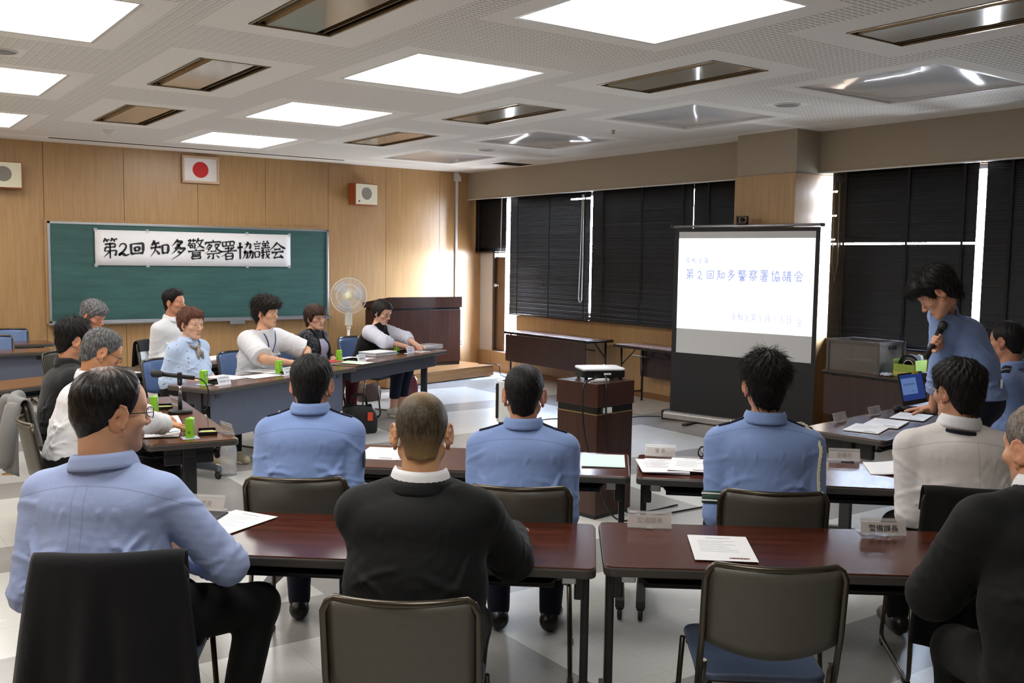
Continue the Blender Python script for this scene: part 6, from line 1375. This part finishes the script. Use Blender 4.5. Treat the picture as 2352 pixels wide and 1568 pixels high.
# --- committee
k = sitter('person with short auburn hair in a pale blue printed blouse and neck scarf, facing right', (2.444,8.0), 1.247, -60, dict(name='blouse', mat=cloth_mat('blouse_print', (186,206,236), pat=((70,84,120),14,.66), fold=.3), amp=.005, off=.014, loose=1.25, sleeve=.9, hem=.52), dict(mat=C_black),
    dict(style='perm', mat=H_red, top=.030, side=.022, amp=.005, seed=.7, strands=900, len=.025, rise=.15, thick=.0008, bk=.010), 'blue backed chair of the woman in pale blue', blue=True, fem=True, skin=(220,176,150), nb=(0,.06), head=(-8,4,0), hs=.97, g=1.1, shoes=((178,166,140),), sole=(214,206,190), feet={q: dict(knee=(q*.11,.42,.49), ankle=(q*.09-.02,.44,.095), dir=(.3,1,0)) for q in (-1,1)}, collar=dict(mat=cloth_mat('blouse_plain', (186,206,236)), h=.03, z=.012, open=28, w=1.5), fat=.3, nbd=.29, fine=.0034)
NBk, up, fw, rt = k['NB'], k['up'], k['fw'], k['rt']; M_scarf = cloth_mat('taupe_scarf', (150,140,128), pat=((90,84,76),40,.6))
MB().tube([tuple(NBk+up*(.012-.05*max(0,math.sin(a)))+rt*.072*math.cos(a)+fw*(.078*math.sin(a)+.012)) for a in [2*math.pi*i/24 for i in range(24)]], .013, 8, True).build('scarf', M_scarf, k['body'])
for q in (-1,1): MB().tube([tuple(NBk+up*z+fw*y+rt*q*x) for x,y,z in ((.0,.10,-.045),(.018,.135,-.08),(.03,.14,-.13))], [.012,.016,.010], 8).build('scarf_end', M_scarf, k['body'])
k = sitter('person with wavy black hair in a white T-shirt with a navy lanyard, writing', (3.20,8.30), 1.312, -62, dict(name='t_shirt', mat=C_white, amp=.007, off=.020, loose=1.25, sleeve=-.97, neck=.030, hem=.50), dict(mat=C_black),
    dict(style='mop', mat=H_soft, top=.040, side=.026, amp=.008, seed=2.6, strands=1500, len=.045, rise=.25, mess=1.0, thick=.0009, front=.008, bk=.010), 'blue backed chair of the man in the white T-shirt', blue=True, skin=(216,168,138), nb=(0,.10), head=(8,4,0), shw=1.08, fine=.0034, handh=.004,
    hands={1: dict(w=(3.30,7.98,.765), wd=(.85,-.2,-.1), palm=(0,.1,-1), pole=(.95,-.1,-.05), curl=.5), -1: dict(w=(3.52,8.10,.765), wd=(-.3,-.75,-.1), pole=(-.95,-.1,-.05), curl=.55)})
NBk, up, fw, rt = k['NB'], k['up'], k['fw'], k['rt']
for q in (-1,1): strap_over('lanyard', k['body'], on_shirt(k, [NBk+rt*q*x+fw*y+up*z for x,y,z in ((.05,-.06,.05),(.085,.02,.04),(.075,.09,.0),(.055,.13,-.08),(.03,.15,-.19),(.006,.155,-.30))], NBk-up*.12-fw*.02, .004), .011, flat('lanyard_blue', (44,64,128), .6))
pn = empty('ballpoint_pen', (3.545,8.03,.80), 0, 'teal pen in the hand of the man in the white T-shirt', 'pen', 'pens'); MB().tube([(.02,-.02,-.06),(-.03,.03,.05)], .0045, 8).build('barrel', flat('teal_pen', (30,110,120), .3), pn)
MB().tube([(.02,-.02,-.06),(.026,-.026,-.073)], [.004,.001], 8).build('tip', M_chrome, pn)
k = sitter('person with brown fringe and glasses in a black patterned jacket over a lilac top', (3.955,8.95), 1.214, -60, dict(name='patterned_jacket', mat=cloth_mat('jacquard_black', (26,26,32), pat=((86,86,98),30,.55), fold=.3), amp=.004, off=.020, loose=1.2, neck=.030, hem=.50), dict(mat=cloth_mat('maroon_cloth', (84,22,34), fold=.3)),
    dict(style='bangs', mat=H_brown, top=.024, side=.024, amp=.003, seed=1.1, cover=True, strands=300, len=.03, rise=.1, bk=.010), 'chair of the woman in the patterned jacket', blue=True, fem=True, skin=(214,168,142), nb=(0,.04), head=(-16,2,0), hs=.97, glasses=dict(mat=flat('rose_metal', (150,90,96), .3, .5), thin=1), fat=.3, fine=.0034, chair_off=.09)
NBk, up, fw, rt = k['NB'], k['up'], k['fw'], k['rt']; M_lil = cloth_mat('lilac_top', (172,166,192), fold=.2); g = []
for i in range(9):
    z = -.035-.31*i/8; wd = .045+.035*math.sin(math.pi*min(1, i/8*1.1)*.6); g.append(on_shirt(k, [NBk+up*z+rt*wd*u+fw*.16 for u in (-1,-.5,0,.5,1)], NBk-up*.12-fw*.04, .002))
MB().sheet(g).build('lilac_top', M_lil, k['body'], solid=.006)
for q in (-1,1): strap_over('lapel', k['body'], on_shirt(k, [NBk+rt*q*x+fw*y+up*z for x,y,z in ((.062,-.05,.052),(.08,.03,.035),(.062,.115,-.03),(.078,.155,-.14),(.086,.165,-.25),(.07,.17,-.34))], NBk-up*.12-fw*.04, .005), .030, C_black, .005)
k = sitter('person with a black bob and glasses in a black vest over white sleeves, reading', (4.88,9.30), 1.228, -59, dict(name='vest', mat=C_black, amp=.003, off=.016, sleeves=False, neck=.022, vneck=True, hem=.52, under=dict(name='blouse', mat=cloth_mat('white_blouse', (208,208,222), fold=.4), off=.010, amp=.006, sleeve=.42, loose=1.25)), dict(mat=C_navy, cuff=.20),
    dict(style='bob', mat=H_soft, top=.020, side=.022, amp=.002, seed=.3, cover=True, strands=200, len=.03, rise=.08, bk=.012), 'blue backed chair beside the fan, of the woman in the black vest', blue=True, fem=True, skin=(216,170,146), nb=(0,.12), hoff=(0,.05), head=(-6,20,0), hs=.98, glasses=dict(mat=M_dark, thin=1), fat=.35, fine=.0034, handh=.004, g=1.05,
    hands={1: dict(w=(4.98,8.86+.12,.765), wd=(.9,-.1,-.1), pole=(.95,-.1,0), curl=.4), -1: dict(w=(5.17,9.07,.765), wd=(-.1,-.8,-.1), pole=(-.95,-.1,0), curl=.4)}, feet={q: dict(knee=(q*.10,.42,.49), ankle=(q*.08,.36,.095), dir=(.1,1,0)) for q in (-1,1)}, shoes=((196,190,178),), sole=(220,216,206))
# --- second row and left table
K14 = k = sitter('person with cropped black hair in a white button-down shirt, at the back before the chalkboard', (2.81,9.75), 1.342, -58, dict(name='shirt', mat=C_white, amp=.005, off=.012, loose=1.12), dict(mat=C_black), dict(style='short', mat=H_black, top=.024, side=.007, amp=.004, seed=1.5, strands=900, len=.018, rise=.5, thick=.0008, front=.006), 'chair of the man in the white shirt at the back, a dark coat over it', skin=(198,142,112), nb=(0,.0), head=(12,-2,0), collar=dict(mat=C_white, h=.042, z=.016, open=14), shw=1.04, fine=.0034)
k = sitter('person with thick grey hair at the back left, looking down', (1.907,9.05), 1.272, -48, dict(name='jacket', mat=C_black, amp=.004, off=.016, loose=1.1), dict(mat=C_black), dict(style='mop', mat=H_grey, top=.030, side=.018, amp=.005, seed=2.8, strands=1200, len=.03, rise=.12, thick=.0008, brow=1), 'chair of the grey haired man at the back left', skin=(204,146,118), nb=(0,.07), head=(0,24,0), fine=.0034, eyes=True, collar=dict(mat=C_white, h=.036, z=.016))
FWD = {q: dict(knee=(q*.12,.47,.488), ankle=(q*.12,.46,.095)) for q in (-1,1)}
K16 = k = sitter('person with swept back black hair in a black jacket at the left table', (1.23,6.35), 1.288, -4, dict(name='jacket', mat=cloth_mat('black_jacket', (22,22,25), fold=.3), amp=.004, off=.016, loose=1.15), dict(mat=C_black), dict(style='receding', mat=H_black, top=.026, side=.012, amp=.005, seed=.2, strands=1200, len=.04, rise=.10, thick=.0008, cx=0, front=.006), 'taupe chair at the left edge with a grey coat over its back', skin=(206,150,118), chair_off=.12, feet=FWD, nb=(0,.05), head=(10,8,0), collar=dict(mat=cloth_mat('black_jacket', (22,22,25)), h=.05, z=.014), glasses=dict(mat=M_chrome, thin=1), fat=.4, hands={q: dict(at=(q*.10,.36,.775), pole=(q*.95,-.2,0), curl=.35) for q in (-1,1)})
k = sitter('person with salt-and-pepper hair and black glasses in white shirt, reading at left table', (1.207,5.55), 1.287, -2, dict(name='shirt', mat=C_white, amp=.006, off=.013, loose=1.15), dict(mat=C_black), dict(style='short', mat=H_salt, top=.013, side=.008, amp=.003, seed=1.2, strands=1400, len=.014, rise=.15, thick=.0006), 'taupe chair under the man in the white shirt at the left table', skin=(202,146,108), chair_off=.12, feet=FWD, nb=(0,.10), hoff=(0,.055), head=(4,26,0), collar=dict(mat=C_white, h=.046, z=.018), glasses=dict(mat=M_black), fine=.0034, handh=.004,
    hands={1: dict(w=(1.50,5.40,.765), wd=(.9,.2,-.1), pole=(.95,-.2,0), curl=.35), -1: dict(w=(1.52,5.75,.765), wd=(.9,-.3,-.1), pole=(-.95,-.2,0), curl=.35)})
# ------------------------------------------------------------------ empty chairs and draped coats
chair(2.44,2.06,51.6,'empty taupe chair tucked under the front right table','chairs at the tables')
chair(1.22,6.62,-6,'taupe chair at left with a grey coat over its back','chairs at the tables') if False else None
for x, y, l in ((1.39,11.03,'blue backed chair tucked under the nearer spare table at far left'), (1.68,11.97,'blue backed chair tucked under the spare table by the wall')): chair(x, y, -90, l, 'chairs at the spare tables', True)
def drape(cx, cy, deg, label, mat, wt, wb, front, back, ztop=.825, seed=0, name='draped_jacket', collar=True):
    """garment hung over a chair back: chair-local grid running from the inner side over the top rail and down behind"""
    rs = np.random.RandomState(seed); g = []; n = 34; rows = [('f', t) for t in np.linspace(1, 0, 8)]+[('t', a) for a in (30, 60, 90, 120, 150)]+[('b', t) for t in np.linspace(0, 1, 16)]
    ph = rs.rand(4)*6
    for kd, t in rows:
        row = []
        for i in range(n+1):
            u = -1+2*i/n; yc = -.335-.045*(1-u*u)
            if kd == 'f': w = wt; y, z = yc+.030+.22*front*t, ztop-.03-front*t
            elif kd == 't': w = wt; a = R(t); y, z = yc+.028*math.cos(a), ztop-.03+.030*math.sin(a)
            else: w = wt+(wb-wt)*t**.8; y, z = yc-.030-.05*t-.028*t*math.sin(3.4*u*3+ph[0]+1.3*t)-.014*t*math.sin(17*u+ph[1]), ztop-.03-back*t-.04*t*abs(u)**3+.02*math.sin(5*u+ph[2])*t
            z -= .03*max(0, abs(u)-.72)**1.3*(kd != 'f'); row.append((u*w, y, z))
        g.append(row)
    e = empty(name, (cx, cy, 0), R(deg-90), label, 'jacket'); MB().sheet(g).build('body', mat, e, solid=.007)
    for q in ((-1, 1) if name == 'draped_coat' else ()):
        P = [(q*wt*.80, -.39, ztop-.03), (q*(wt*.98), -.425, ztop-.16), (q*(wb*.90), -.45, ztop-.34), (q*(wb*.88), -.455, ztop-min(back, .56))]; MB().tube(smooth_path(P, 5), [.03]+[.046]*14+[.036], 10).build('sleeve', mat, e)
    return e
c, f = K1['chair']; drape(c[0], c[1], f, 'dark jacket hanging over the chair back of the big man in pale blue', cloth_mat('dark_jacket_cloth', (16,16,20), fold=.35), .208, .30, .10, .74, .855, 3)
c, f = K14['chair']; drape(c[0], c[1], f, 'black coat over the chair back of the man in the white shirt before the chalkboard', C_black, .215, .23, .08, .5, .845, 6)
c, f = K6['chair']; drape(c[0], c[1], f, 'black jacket over the chair back of the man in the white shirt at right', C_black, .21, .25, .08, .55, .845, 5)
c, f = K16['chair']; drape(c[0], c[1], f,'light grey coat hung over the chair back at the left edge', cloth_mat('grey_wool', (128,127,126), fold=.4), .215, .23, .26, .36, .855, 8, 'draped_coat')
